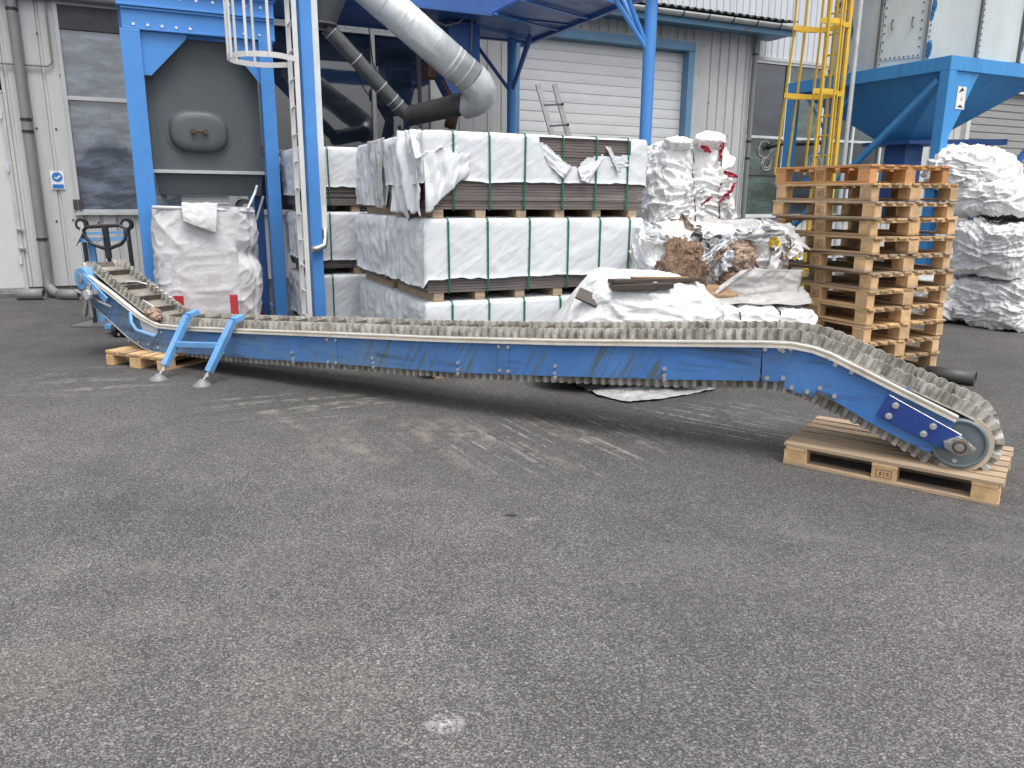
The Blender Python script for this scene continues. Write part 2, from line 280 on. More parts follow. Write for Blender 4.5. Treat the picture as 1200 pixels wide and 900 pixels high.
# ------------------------------------------------------------------ mesh builder
V3 = Vector
class MB:
    def __init__(s): s.v = []; s.f = []
    def add(s, vs, fs):
        n = len(s.v); s.v += [tuple(p) for p in vs]; s.f += [tuple(i+n for i in f) for f in fs]; return s
    def hexa(s, p):          # 8 corners: bottom ring 0-3, top ring 4-7
        return s.add(p, [(3, 2, 1, 0), (4, 5, 6, 7), (0, 1, 5, 4), (1, 2, 6, 5), (2, 3, 7, 6), (3, 0, 4, 7)])
    def box(s, x0, x1, y0, y1, z0, z1):
        return s.hexa([(x0, y0, z0), (x1, y0, z0), (x1, y1, z0), (x0, y1, z0), (x0, y0, z1), (x1, y0, z1), (x1, y1, z1), (x0, y1, z1)])
    def bar(s, a, b, w, h, up=(0, 0, 1)):      # rectangular bar from a to b
        a = V3(a); b = V3(b); d = (b-a).normalized(); up = V3(up)
        if abs(d.dot(up)) > .98: up = V3((0, 1, 0))
        x = d.cross(up).normalized(); y = x.cross(d).normalized(); x = x*w/2; y = y*h/2
        return s.hexa([a-x-y, a+x-y, a+x+y, a-x+y, b-x-y, b+x-y, b+x+y, b-x+y])
    def tube(s, pts, r, n=10, cap=True, closed=False):
        pts = [V3(p) for p in pts]; rs = r if isinstance(r, (list, tuple)) else [r]*len(pts); N = len(pts)
        vs = []; prev = None
        for i, p in enumerate(pts):
            if closed: d = pts[(i+1) % N]-pts[i-1]
            else: d = pts[min(i+1, N-1)]-pts[max(i-1, 0)]
            d.normalize()
            if prev is None: x = d.orthogonal().normalized()
            else: x = (prev-d*prev.dot(d)).normalized()
            prev = x; y = d.cross(x)
            for k in range(n):
                a = 2*math.pi*k/n; vs.append(p+(x*math.cos(a)+y*math.sin(a))*rs[i])
        fs = []
        for i in range(N if closed else N-1):
            j = (i+1) % N
            for k in range(n): fs.append((i*n+k, i*n+(k+1) % n, j*n+(k+1) % n, j*n+k))
        if cap and not closed: fs += [tuple(range(n))[::-1], tuple((N-1)*n+k for k in range(n))]
        return s.add(vs, fs)
    def prism(s, poly, off):                    # planar polygon extruded by off
        n = len(poly); off = V3(off); p = [V3(q) for q in poly]
        return s.add(p+[q+off for q in p], [tuple(range(n))[::-1], tuple(range(n, 2*n))]+[(i, (i+1) % n, n+(i+1) % n, n+i) for i in range(n)])
    def grid(s, fn, nu, nv, keep=None):
        vs = [fn(i/nu, j/nv) for j in range(nv+1) for i in range(nu+1)]
        fs = [(j*(nu+1)+i, j*(nu+1)+i+1, (j+1)*(nu+1)+i+1, (j+1)*(nu+1)+i) for j in range(nv) for i in range(nu) if keep is None or keep((i+.5)/nu, (j+.5)/nv)]
        return s.add(vs, fs)
    def disc(s, c, ax, r, h, n=16, r2=None):
        c = V3(c); ax = V3(ax).normalized(); return s.tube([c, c+ax*h], [r, r if r2 is None else r2], n)
    def build(s, name, mat, parent=None, org=None, frame=None, smooth=False, bevel=0, solid=0, auto=None):
        off = V3(parent['_o']) if parent is not None and '_o' in parent else V3(org or (0, 0, 0))
        me = bpy.data.meshes.new(name); me.from_pydata([V3(p)-off for p in s.v], [], s.f); me.update()
        me.materials.append(MATS[mat])
        if smooth: me.polygons.foreach_set('use_smooth', [True]*len(me.polygons))
        if auto is not None: me.set_sharp_from_angle(angle=R(auto))
        o = bpy.data.objects.new(name, me); col.objects.link(o)
        o['_o'] = tuple(off)
        if parent is not None: o.parent = parent
        elif frame: o.location = frame.world(off); o.rotation_euler.z = frame.a
        if solid: md = o.modifiers.new('solid', 'SOLIDIFY'); md.thickness = solid; md.offset = 0
        if bevel: md = o.modifiers.new('bevel', 'BEVEL'); md.width = bevel; md.segments = 2; md.limit_method = 'ANGLE'
        return o
def tag(o, label, cat, group=None, kind=None):
    o['label'] = label; o['category'] = cat
    if group: o['group'] = group
    if kind: o['kind'] = kind
    return o
def thing(name, label, cat, org=(0, 0, 0), frame=WORLD, group=None):
    o = bpy.data.objects.new(name, None); col.objects.link(o); o.empty_display_size = .2
    o.location = frame.world(org); o.rotation_euler.z = frame.a; o['_o'] = tuple(org)
    return tag(o, label, cat, group)
def B(name, mat, parent, *args, bevel=0): return MB().box(*args).build(name, mat, parent, bevel=bevel)
def nse(x, y=0, z=0): return noise.noise(V3((x, y, z)))
def rid(p): return 1-2*abs(noise.noise(p))
def copy_tree(o, parent=None):
    c = o.copy(); col.objects.link(c); c.parent = parent
    for ch in list(o.children): copy_tree(ch, c)
    return c

# ================================================================== SETTING
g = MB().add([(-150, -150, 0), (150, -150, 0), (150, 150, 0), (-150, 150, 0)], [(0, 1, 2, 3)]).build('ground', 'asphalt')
g['kind'] = 'structure'

# ------------------------------------------------------------------ industrial hall (low front range + tall hall behind)
T = 14.88
def clad(root, s0, s1, z0, z1, t, mat, pitch=.25, rib=.06, depth=.03, width=1.0, name='cladding_sheet'):
    n = max(1, round((s1-s0)/width)); wd = (s1-s0)/n
    for k in range(n):
        a, b = s0+k*wd+.003, s0+(k+1)*wd-.003
        x = a; prof = [(a, t)]
        q = math.ceil(a/pitch)*pitch
        while q+rib < b:
            prof += [(q, t), (q+.012, t+depth), (q+rib-.012, t+depth), (q+rib, t)]; q += pitch
        prof.append((b, t))
        out = MB(); m_ = len(prof)
        out.add([(p[0], p[1], z0) for p in prof]+[(p[0], p[1], z1) for p in prof]+[(a, t+.08, z0), (b, t+.08, z0), (a, t+.08, z1), (b, t+.08, z1)],
                [(i, i+1, m_+i+1, m_+i) for i in range(m_-1)]+[(0, m_, 2*m_+2, 2*m_), (m_-1, 2*m_+1, 2*m_+3, 2*m_-1)])
        out.build(name, mat, root)
hall = thing('industrial_hall', 'grey corrugated industrial hall with dark windows and white roller door behind the yard', 'building', (3, T, 0), BLD)
def px(u, v, t=T): return BLD.y(u, v, t)
Z_TOP = 5.3
wl0, wl1 = -.98, .6            # left window (partly behind the blue frame)
wm0, wm1 = 1.75, 5.15          # middle windows behind the ducts
rd0, rd1 = 7.0, 11.1           # roller door opening
dr1 = -1.93                    # edge of the door at far left
Wt = 'wall_sheet'
clad(hall, -6, -3.1, .17, Z_TOP, T, Wt); clad(hall, -3.1, dr1+.02, 3.2, Z_TOP, T, Wt)
clad(hall, dr1+.06, wl0-.06, .17, Z_TOP, T, Wt, .26)
clad(hall, wl0-.06, wl1+.06, .17, 1.36, T, Wt, .24); clad(hall, wl0-.06, wl1+.06, 4.62, Z_TOP, T, Wt, .24)
clad(hall, wl1+.06, wm0-.06, .17, Z_TOP, T, Wt); clad(hall, wm0-.06, wm1+.06, .17, 1.36, T, Wt); clad(hall, wm0-.06, wm1+.06, 4.62, Z_TOP, T, Wt)
clad(hall, wm1+.06, rd0-.1, .17, Z_TOP, T, Wt, .3); clad(hall, rd0-.1, rd1+.4, 5.0, Z_TOP, T, Wt, .22, .09)
clad(hall, rd1+.4, 12.86, .17, Z_TOP, T, Wt, .25)
for a_, b_ in ((-6, dr1), (dr1+.05, rd0-.12), (rd1+.4, 12.86)): MB().box(a_, b_, T+.02, T+.2, 0, .16).build('plinth', 'plinth', hall)
MB().box(-6, rd0-.1, T+.3, T+.32, .1, 5.6).box(rd1+.1, 25, T+.75, T+.77, .1, 5.6).build('backing_wall', 'dark_gap', hall)
MB().box(12.86, 12.94, T-.01, T+.6, 0, Z_TOP).build('corner_trim', 'trim_grey', hall, bevel=.004)
for s_, z in ((-1.47, 2.68), (-1.2, 2.68), (-1.12, 1.25), (-1.36, 1.23), (-1.05, 3.5), (-1.3, 4.1), (-.75, 1.2), (-.3, 1.22), (6.2, 2.9), (12.0, 2.6), (12.4, 3.1), (11.8, 3.8)): MB().disc((s_+.005, T+.001, z), (0, -1, 0), .016, .012, 8).build('screw', 'black_paint', hall)
# door at far left
d = MB().box(-3.1, dr1, T+.02, T+.07, .06, 3.17).build('door', 'door_paint', hall, bevel=.004)
MB().box(dr1, dr1+.06, T-.02, T+.1, 0, 3.2).box(-3.1, dr1+.06, T-.02, T+.1, 3.17, 3.23).build('door_frame', 'trim_grey', d, bevel=.003)
for z in (.55, 2.0, 2.8): MB().box(dr1-.02, dr1+.02, T-.045, T-.015, z, z+.13).build('hinge', 'galv', d)
for z in (.8, 1.1): MB().box(dr1-.01, dr1+.1, T-.06, T-.02, z-.012, z+.012).build('latch', 'steel', d)
def window(x0, x1, z0, z1, cols, rows, mats, t=T, fr='trim_grey', fw=.06):
    f = MB()
    f.box(x0-fw, x0, t-.035, t+.1, z0-fw, z1+fw); f.box(x1, x1+fw, t-.035, t+.1, z0-fw, z1+fw)
    f.box(x0, x1, t-.032, t+.1, z0-fw, z0); f.box(x0, x1, t-.032, t+.1, z1, z1+fw)
    o = f.build('window', fr, hall, bevel=.003)
    for c in cols: MB().box(c-.035, c+.035, t-.028, t+.08, z0, z1).build('mullion', fr, o)
    for r_ in rows: MB().box(x0, x1, t-.026, t+.07, r_-.03, r_+.03).build('transom', fr, o)
    xs = [x0]+list(cols)+[x1]; zs = [z0]+list(rows)+[z1]
    for i in range(len(xs)-1):
        for j in range(len(zs)-1):
            a, b_, c_, d_ = xs[i]+(.035 if i else 0), xs[i+1]-(.035 if i < len(xs)-2 else 0), zs[j]+(.03 if j else 0), zs[j+1]-(.03 if j < len(zs)-2 else 0)
            p = MB().box(a, b_, t+.03, t+.04, c_, d_).build('pane', mats[(i+j) % len(mats)] if len(mats) > 1 else mats[0], o)
        
    MB().box(x0-fw-.03, x1+fw+.03, t-.07, t-.035, z0-fw-.03, z0-fw+.01).build('sill', fr, o)
    return o
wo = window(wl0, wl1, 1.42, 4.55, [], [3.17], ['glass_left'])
window(wm0, wm1, 1.42, 4.55, [2.85, 4.05], [2.45], ['glass_dark'])
MB().box(wl0, wl1, T-.02, T+.028, 4.2, 4.55).build('blind_box', 'roof_dark', wo)
# roller door
rdoor = MB().box(rd0-.12, rd0, T-.12, T+.3, 0, 4.82).box(rd1, rd1+.16, T-.12, T+.3, 0, 4.82).box(rd0-.12, rd1+.16, T-.14, T+.3, 4.82, 5.0).build('roller_door', 'frame_blue_grey', hall, bevel=.006)
z = 0
while z < 4.8:
    q = MB(); h_ = .2; t0 = T+.1
    q.add([(rd0+.002, t0+.014, z), (rd1-.002, t0+.014, z), (rd1-.002, t0, z+.022), (rd0+.002, t0, z+.022), (rd0+.002, t0-.003, z+.1), (rd1-.002, t0-.003, z+.1), (rd1-.002, t0, z+h_-.004), (rd0+.002, t0, z+h_-.004), (rd1-.002, t0+.014, z+h_), (rd0+.002, t0+.014, z+h_)],
          [(0, 1, 2, 3), (3, 2, 5, 4), (4, 5, 6, 7), (7, 6, 8, 9)])
    q.build('slat', 'shutter', rdoor); z += h_
MB().box(rd1+.16, rd1+.42, T-.02, T+.1, 0, Z_TOP-.3).build('jamb', 'trim_grey', hall)
MB().box(rd0-.3, rd1+.55, T-.03, T+.05, 5.0, 5.05).build('head_flashing', 'trim_grey', hall)
# eave, gutter, roof of the low range
MB().box(-6, 13.7, T-.5, T+.3, 5.3, 5.34).build('soffit', 'frame_blue_grey', hall)
MB().box(-6, 13.7, T-.54, T-.5, 5.26, 5.4).build('fascia', 'frame_blue_grey', hall)
gm = MB(); sec = [(T-.61+.085*math.cos(a), 5.46+.085*math.sin(a)) for a in [math.pi+math.pi*k/8 for k in range(9)]]
gm.add([(-6, a, b_) for a, b_ in sec]+[(13.75, a, b_) for a, b_ in sec], [(i, i+1, 10+i, 9+i) for i in range(8)]); gm.add([(13.75, a, b_) for a, b_ in sec], [tuple(range(9))])
gt = gm.build('gutter', 'trim_grey', hall, smooth=True, solid=.006)
for k in range(14):
    s_ = 5.2+k*.66; MB().tube([(s_, T-.61+.093*math.cos(a), 5.46+.093*math.sin(a)) for a in [math.pi+math.pi*k2/8 for k2 in range(9)]]+[(s_, T-.5, 5.5)], .012, 6).build('gutter_bracket', 'black_paint', gt)
rm = MB(); n = 260
rm.grid(lambda u, v: (-6+19.7*u, T-.58+4.5*v, 5.56+.05*math.sin(u*19.7*2*math.pi/.2)*.5+.75*v), 1200, 1); rm.build('roof_sheet', 'roof_dark', hall, solid=.01)
# tall hall: upper cladding, windows right of the corner, far roller shutter
t2 = T+.42
clad(hall, 6, 26, 4.98, 9.5, t2, 'wall_sheet_high', .19, .05, .025, 1.1)
clad(hall, 12.94, 13.2, .17, 4.98, t2, Wt); clad(hall, 13.2, 19.0, .17, 1.22, t2, Wt, .24)
clad(hall, 19.05, 21.2, .17, 4.98, t2, Wt, .3)
MB().box(12.95, 26, t2-.06, t2+.02, 4.9, 4.975).build('drip_flashing', 'trim_grey', hall)
w2 = window(13.3, 18.9, 1.32, 4.84, [14.5, 15.7, 16.85, 17.9], [3.16], ['glass_green', 'glass_dark'], t2, 'galv')
MB().box(13.3, 14.46, t2+.015, t2+.027, 2.24, 2.27).build('glazing_bar', 'dark_gap', w2)
q = MB()
for rr, cx_, cz, a0 in ((.2, 13.95, 2.87, 0), (.16, 14.05, 2.55, 1), (.11, 14.05, 2.55, 2)):
    pts = [(cx_+rr*1.0*math.cos(a)*(1+.25*nse(a*2, rr*9, a0)), t2+.018, cz+rr*math.sin(a)*(1+.25*nse(a*2+5, rr*9, a0))) for a in [2*math.pi*k/22 for k in range(22)]]
    q.tube(pts, .014, 5, closed=True)
q.build('tape_mark', 'sheet_grey', w2)
MB().tube([(13.98, t2-.02, 2.9), (14.05, t2-.12, 2.96), (14.3, t2-.2, 3.02), (14.9, t2-.2, 3.06), (15.8, t2-.2, 3.1)], .06, 10).build('hose', 'black_rubber', w2, smooth=True)
fs = MB().box(21.1, 21.25, t2-.1, t2+.2, 0, 4.9).box(21.25, 26, t2-.1, t2+.2, 4.7, 4.9).build('far_shutter', 'white_paint', hall)
z = 0
while z < 4.7:
    MB().add([(21.25, t2+.06, z), (26, t2+.06, z), (26, t2+.03, z+.03), (21.25, t2+.03, z+.03), (26, t2+.03, z+.185), (21.25, t2+.03, z+.185), (26, t2+.06, z+.2), (21.25, t2+.06, z+.2)], [(0, 1, 2, 3), (3, 2, 4, 5), (5, 4, 6, 7)]).build('slat', 'shutter_far', fs); z += .2
# rainwater pipes, conduits
def wpipe(pts, r, mat, name='downpipe', n=12): return MB().tube(pts, r, n).build(name, mat, hall, smooth=True, auto=40)
pL = wpipe([(-1.93+.35, T-.12, 5.3), (-1.58, T-.12, .42), (-1.58, T-.14, .2), (-1.5, T-.22, .09), (-1.42, T-.32, .07)], .075, 'pipe_grey')
for z in (.95, 2.62, 2.8, 4.4): MB().tube([(-1.58, T-.12, z-.02), (-1.58, T-.12, z+.02)], .085, 12).build('clamp', 'black_paint', pL)
pR = wpipe([(12.98, T-.08, 5.3), (12.98, T-.08, .3)], .055, 'pipe_grey')
for z in (2.62, 3.0, 4.9): MB().tube([(12.98, T-.08, z-.02), (12.98, T-.08, z+.02)], .066, 12).build('clamp', 'black_paint', pR)
wpipe([(-2.6, T-.05, 3.62), (-1.2, T-.05, 3.62), (-1.13, T-.05, 3.68), (-1.13, T-.05, 4.6)], .015, 'pipe_grey', 'conduit', 8)
wpipe([(-6, T-.1, 4.66), (1.0, T-.1, 4.66)], .07, 'pipe_grey', 'service_pipe')
wpipe([(.02, T-.9, 4.7), (.02, T-.9, .9), (.02, T-.9, .75)], .035, 'galv', 'standpipe', 10); wpipe([(.12, T-.9, 4.7), (.12, T-.9, 2.9), (.2, T-.9, 2.3)], .025, 'pipe_grey', 'standpipe', 10)
MB().disc((.02, T-1.0, .62), (0, 1, 0), .09, .07, 16).build('valve_wheel', 'black_paint', hall)
for k, (s_, z) in enumerate(((-1.05, 1.42), (-.98, 1.42))): MB().box(s_-.03, s_+.03, T-.06, T-.005, z, z+.16).build('socket_box', 'roof_dark', hall)
sg = MB().box(-1.36, -1.17, T-.02, T-.008, 1.74, 2.03); sg = tag(sg.build('safety_sign', 'sign_white', None, (-1.27, T-.01, 1.74), BLD), 'small white sign with blue disc on the grey wall left of the window', 'sign')
MB().disc((-1.265, T-.021, 1.935), (0, -1, 0), .075, .004, 24).build('blue_disc', 'sign_blue', sg)
MB().box(-1.345, -1.185, T-.024, T-.021, 1.755, 1.82).build('blue_band', 'sign_blue', sg)
MB().bar((-1.305, T-.027, 1.93), (-1.275, T-.027, 1.905), .018, .004, (0, 1, 0)).bar((-1.28, T-.027, 1.905), (-1.22, T-.027, 1.955), .024, .004, (0, 1, 0)).build('pictogram', 'sign_white', sg)
# loose drain pipe ends lying at the wall foot
for k, (a, b_, lb) in enumerate((((-2.0, T-.3, .09), (-1.62, T-.42, .09), 'grey drain pipe stub lying at the wall foot, left of the downpipe'), ((-1.4, T-.45, .08), (-1.1, T-.62, .08), 'dark drain pipe stub lying right below the downpipe outlet'))):
    o = MB().tube([a, b_], .085-.005*k, 14, cap=False).build('pipe_stub', 'pipe_grey', None, (a[0], a[1], 0), BLD, smooth=True, solid=.012); tag(o, lb, 'pipe', 'pipe stubs at the wall')

# ------------------------------------------------------------------ blue filter unit with grey tank
FT = 10.4
fu = thing('filter_unit', 'grey steel filter tank with oval hatch hung in a bolted blue frame', 'filter unit', (.75, 11.2, 0), BLD)
def hbeam(x0, x1, z0, z1, t0, t1, nm='beam'):
    f = .025; o = MB().box(x0, x1, t0, t1, z0, z0+f).box(x0, x1, t0, t1, z1-f, z1).box(x0, x1, t0+.03, t0+.05, z0+f, z1-f).build(nm, 'blue_paint', fu, bevel=.002); return o
for s0, s1 in ((-.09, .12), (1.42, 1.58)):
    for t0 in (FT, FT+2.0):
        MB().box(s0, s1, t0, t0+.2, .02, 3.5).build('post', 'blue_paint', fu, bevel=.005)
        MB().box(s0-.08, s1+.08, t0-.06, t0+.26, .0, .02).build('base_plate', 'blue_paint', fu)
hb = [hbeam(-.06, 1.62, 3.5, 3.74, FT, FT+.2), hbeam(-.1, 1.62, 3.745, 3.95, FT-.02, FT+.2), hbeam(-.1, 1.65, 3.955, 4.4, FT-.05, FT+.25)]
for t0 in (FT+2.0,): MB().box(-.09, 1.6, t0, t0+.2, 3.5, 4.4).build('beam', 'blue_paint', fu)
for s0 in (-.09, 1.42): MB().box(s0, s0+.16, FT+.2, FT+2.0, 3.505, 3.74).build('beam', 'blue_paint', fu)
for (a, b_, c_) in (((.12, 3.497), (.62, 3.497), (.2, 3.02)), ((1.42, 3.497), (1.05, 3.497), (1.42, 3.0))):
    poly = [(a[0], FT+.06, a[1]), (b_[0], FT+.06, b_[1]), (b_[0]-.02*(1 if b_[0] < 1 else -1), FT+.06, b_[1]-.06), (c_[0], FT+.06, c_[1]), (a[0], FT+.06, c_[1]-.0)]
    MB().prism(poly, (0, .02, 0)).build('gusset', 'blue_paint', fu)
for k in range(9):
    for zz, tt, st_ in ((3.865, FT+.01, .03), (3.555, FT+.012, .11)):
        if zz < 3.6 and 4 < k < 7: continue
        s_ = st_+k*.18 if zz > 3.6 else (.06+k*.15 if k < 5 else .0+k*.18)
        if s_ < 1.6: MB().disc((s_, tt+.015, zz), (0, -1, 0), .017, .022, 8).build('bolt', 'bolt', hb[1])
tk = MB()
tk.box(.13, 1.41, FT+.24, FT+1.9, 1.96, 3.48)
tk.hexa([(.17, FT+.3, 1.66), (1.37, FT+.3, 1.66), (1.37, FT+1.8, 1.66), (.17, FT+1.8, 1.66), (.13, FT+.25, 1.955), (1.41, FT+.25, 1.955), (1.41, FT+1.9, 1.955), (.13, FT+1.9, 1.955)])
tk.box(.0, 1.5, FT+.26, FT+1.9, 4.4, 5.6)
tank = tk.build('tank', 'tank_grey', fu, bevel=.006)
MB().box(.12, 1.42, FT+.2, FT+.24, 1.925, 1.965).build('stiffener', 'trim_grey', tank, bevel=.003)
hc = px(233, 155, FT+.24); pts = MB(); rings = [(1.1, .0), (1.1, .014), (1.02, .015), (1.0, .03), (.95, .07), (.86, .092), (.6, .1), (.3, .102), (.0, .102)]
N = 40; vs = []; fs_ = []
for r_, h_ in rings:
    for k in range(N):
        a = 2*math.pi*k/N; ca, sa = math.cos(a), math.sin(a); e = .72
        vs.append((hc.x+.335*r_*math.copysign(abs(ca)**e, ca), FT+.24-h_, hc.z+.245*r_*math.copysign(abs(sa)**e, sa)))
for i in range(len(rings)-1):
    for k in range(N): fs_.append((i*N+k, i*N+(k+1) % N, (i+1)*N+(k+1) % N, (i+1)*N+k))
ht = pts.add(vs, fs_).build('hatch', 'tank_grey', tank, smooth=True, auto=50)
for s_ in (.22, 1.33): MB().box(s_-.006, s_+.006, FT+.233, FT+.2395, 1.97, 3.47).build('weld_seam', 'tank_grey', tank)
for k in range(12): MB().disc((1.385, FT+.241, 2.02+k*.12), (0, -1, 0), .009, .008, 6).build('rivet', 'galv_dark', tank)
hd = MB().tube([(hc.x-.07, FT+.1, hc.z-.0), (hc.x+.07, FT+.1, hc.z)], .014, 8)
for sx in (-.07, .07): hd.disc((hc.x+sx, FT+.16, hc.z), (0, -1, 0), .03, .075, 10)
hd.build('hatch_handle', 'rust', ht)
MB().box(.42, .98, FT+.35, FT+.8, 1.47, 1.655).box(.41, .99, FT+.34, FT+.36, 1.55, 1.565).build('discharge_chute', 'trim_grey', fu, bevel=.004)
mo = MB().disc((1.18, FT+.75, 1.52), (0, -1, 0), .1, .35, 18).disc((1.18, FT+.4, 1.52), (0, -1, 0), .06, .03, 14); mo.box(1.08, 1.28, FT+.5, FT+.7, 1.36, 1.45)
mo.build('gear_motor', 'galv_dark', fu); MB().disc((1.18, FT+.37, 1.52), (0, -1, 0), .045, .03, 16, .03).build('fan_cover', 'sheet_grey', fu)
MB().tube([(1.3, FT+.35, 1.36), (1.4, FT+.3, 1.66)], .016, 6).build('stay_rod', 'galv', fu)
MB().box(.2, .27, FT+1.2, FT+1.27, .3, 1.66).build('strut', 'trim_grey', fu)
for k, (s_, z) in enumerate(((1.66, 2.25), (1.72, 2.1))): MB().disc((s_-.1, FT+.9, z), (0, -1, 0), .09, .18, 14).build('valve_block', 'galv_dark', fu)
MB().disc((1.66, FT+.66, 2.12), (0, -1, 0), .055, .03, 14, .04).build('valve_cap', 'sheet_grey', fu)
MB().box(1.32, 1.42, FT+.5, FT+.6, .02, 3.4).build('rear_post', 'blue_dark', fu)

# ------------------------------------------------------------------ white caged ladder left of the platform post
LT = 8.95
cl = thing('caged_ladder', 'white steel ladder with safety cage hanging beside the tall blue post', 'ladder', (1.62, LT, 0), BLD)
ls = 1.6
for t0 in (LT, LT+.4): MB().box(ls-.025, ls+.025, t0-.012, t0+.012, .02, 5.2).build('stile', 'white_paint', cl)
z = .3
while z < 5.1: MB().tube([(ls, LT, z), (ls, LT+.4, z)], .013, 8).build('rung', 'white_paint', cl); z += .29
def hoop(root, s0, t0, r, z, h, mat, flare=0, side=-1, n=24, half=.2):
    pts = [(s0, t0-half)]+[(s0+side*(r*.85+r*math.cos(a)), t0+r*math.sin(a)) for a in [math.pi*1.22*(k/n)-math.pi*.61-math.pi*0 for k in range(n+1)]]+[(s0, t0+half)]
    pts2 = []
    for (s_, t_) in pts: pts2.append((s_, t_))
    q = MB(); m_ = len(pts2)
    q.add([(a, b_, z) for a, b_ in pts2]+[(a, b_, z+h) for a, b_ in pts2], [(i, i+1, m_+i+1, m_+i) for i in range(m_-1)])
    return q.build('hoop', mat, root, solid=.008), pts2
lc = LT+.2
hz_ = px(290, 68, LT).z
for z in (hz_, hz_+.95, hz_+1.9):
    _, hp = hoop(cl, ls, lc, .36, z, .055, 'white_paint')
for k in (3, 7, 11, 14, 18, 22):
    a = hp[k]; MB().box(a[0]-.013, a[0]+.013, a[1]-.013, a[1]+.013, hz_, 5.2).build('cage_bar', 'white_paint', cl)

# ------------------------------------------------------------------ raised blue platform with posts, ducts, fan
PZ = 4.48
pl = thing('blue_platform', 'raised blue steel platform on tall blue posts above the wrapped packs', 'platform', (6.4, 9.4, 0), BLD)
pp = px(375, 372, 9.3)
MB().box(pp.x-.07, pp.x+.06, 9.22, 9.4, .02, PZ).build('post', 'blue_paint', pl, bevel=.006); MB().box(pp.x-.18, pp.x+.16, 9.14, 9.48, 0, .02).build('base_plate', 'blue_paint', pl)
ct = MB().box(pp.x+.062, pp.x+.13, 9.24, 9.32, 1.3, PZ).build('cable_duct', 'galv', pl)
MB().tube([(pp.x+.1, 9.26, 1.3), (pp.x+.1, 9.25, 1.18), (pp.x+.07, 9.19, 1.1), (pp.x-.02, 9.17, 1.07), (pp.x-.08, 9.17, 1.07)], .035, 10).build('elbow', 'steel', ct, smooth=True)
MB().box(pp.x+.07, pp.x+.125, 9.232, 9.238, 1.28, 1.56).build('duct_label', 'paper', ct)
for (s_, t_) in ((6.4, 9.4), (6.42, 13.9)):
    MB().tube([(s_, t_, .01), (s_, t_, PZ+1.2)], .085, 20).build('column', 'blue_paint', pl, smooth=True, auto=40)
    MB().box(s_-.16, s_+.16, t_-.16, t_+.16, 0, .015).build('base_plate', 'blue_paint', pl)
    for sx, tx in ((-.8, 0), (0, .75 if t_ < 10 else -.75), (.35 if t_ > 10 else -.5, 0)):
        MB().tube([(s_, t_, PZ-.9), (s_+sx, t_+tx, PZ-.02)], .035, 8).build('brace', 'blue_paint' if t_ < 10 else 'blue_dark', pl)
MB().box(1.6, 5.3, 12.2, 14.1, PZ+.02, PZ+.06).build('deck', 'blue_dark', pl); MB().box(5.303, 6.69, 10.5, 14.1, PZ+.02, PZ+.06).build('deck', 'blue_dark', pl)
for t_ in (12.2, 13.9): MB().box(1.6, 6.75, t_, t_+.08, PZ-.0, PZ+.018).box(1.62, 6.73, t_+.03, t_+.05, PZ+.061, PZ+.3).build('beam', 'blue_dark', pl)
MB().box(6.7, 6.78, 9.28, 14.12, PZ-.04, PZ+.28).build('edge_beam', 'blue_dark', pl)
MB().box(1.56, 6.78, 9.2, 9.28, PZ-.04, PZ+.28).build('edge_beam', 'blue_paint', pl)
for k in range(4): MB().bar((5.2+.02*k, 10+k, PZ-.01), (6.7, 10.6+k, PZ-.01), .03, .03).build('bracing', 'blue_paint', pl)
# galvanised duct
def ring(par, mat, p, d, r, w_=.012): d = V3(d).normalized(); MB().tube([V3(p)-d*w_, V3(p)+d*w_], r, 28).build('seam_ring', mat, par, smooth=True, auto=40)
du = thing('exhaust_duct', 'wide shiny galvanised duct slanting down from the platform to an elbow', 'duct', (5.0, 11.6, 3.0), BLD)
dt = 11.4
A = px(425, -20, dt); Bp = px(552, 92, dt); rD = .245
e1_ = Bp + V3((.14, .04, -.10)); e2_ = Bp + V3((.13, .16, -.28)); C0 = px(545, 121, dt+.35); C1 = px(476, 137, dt+.9)
MB().tube([A, Bp], rD, 32, cap=False).build('duct_pipe', 'galv', du, smooth=True, solid=.004)
dd = (Bp-A).normalized()
for f in (.18, .34, .40, .46, .62, .8, .84, .93): ring(du, 'galv', A.lerp(Bp, f), dd, rD+.006, .005 if f not in (.4, .8) else .012)
eb = []
Pm = Bp+dd*.2
for k in range(7):
    f = k/6; eb.append(Bp*(1-f)**2+(Bp+dd*.42)*2*f*(1-f)+(C0+V3((.0, .05, -.05)))*f*f)
MB().tube(eb, [rD+.01]*4+[rD-.01, rD-.03, rD-.06], 28).build('elbow', 'galv', du, smooth=True, auto=25)
d2 = thing('branch_duct', 'dark olive pipe running left from the galvanised elbow behind the packs', 'duct', (4.5, 12, 2.6), BLD)
MB().tube([C0, C1], [.17, .15], 24).build('duct_pipe', 'duct_olive', d2, smooth=True, auto=40)
ring(d2, 'duct_olive', C0.lerp(C1, .15), C1-C0, .18); ring(d2, 'duct_olive', C0.lerp(C1, .85), C1-C0, .165)
d3 = thing('suction_pipe', 'narrow dark shiny pipe slanting down from the grey cone to the olive duct', 'duct', (3.0, 12, 2.6), BLD)
S0 = px(383, 32, dt+.9); S1 = px(470, 128, dt+.9)
MB().tube([S0, S1, S1+V3((.1, 0, -.06))], .115, 20).build('duct_pipe', 'galv_dark', d3, smooth=True, auto=40)
for f in (.06, .38, .72, .88, .95): ring(d3, 'galv', S0.lerp(S1, f), S1-S0, .122, .008)
cy = thing('cyclone_cone', 'dark grey steel cone hanging under the platform above the suction pipe', 'cyclone', (2.5, 12, 3.8), BLD)
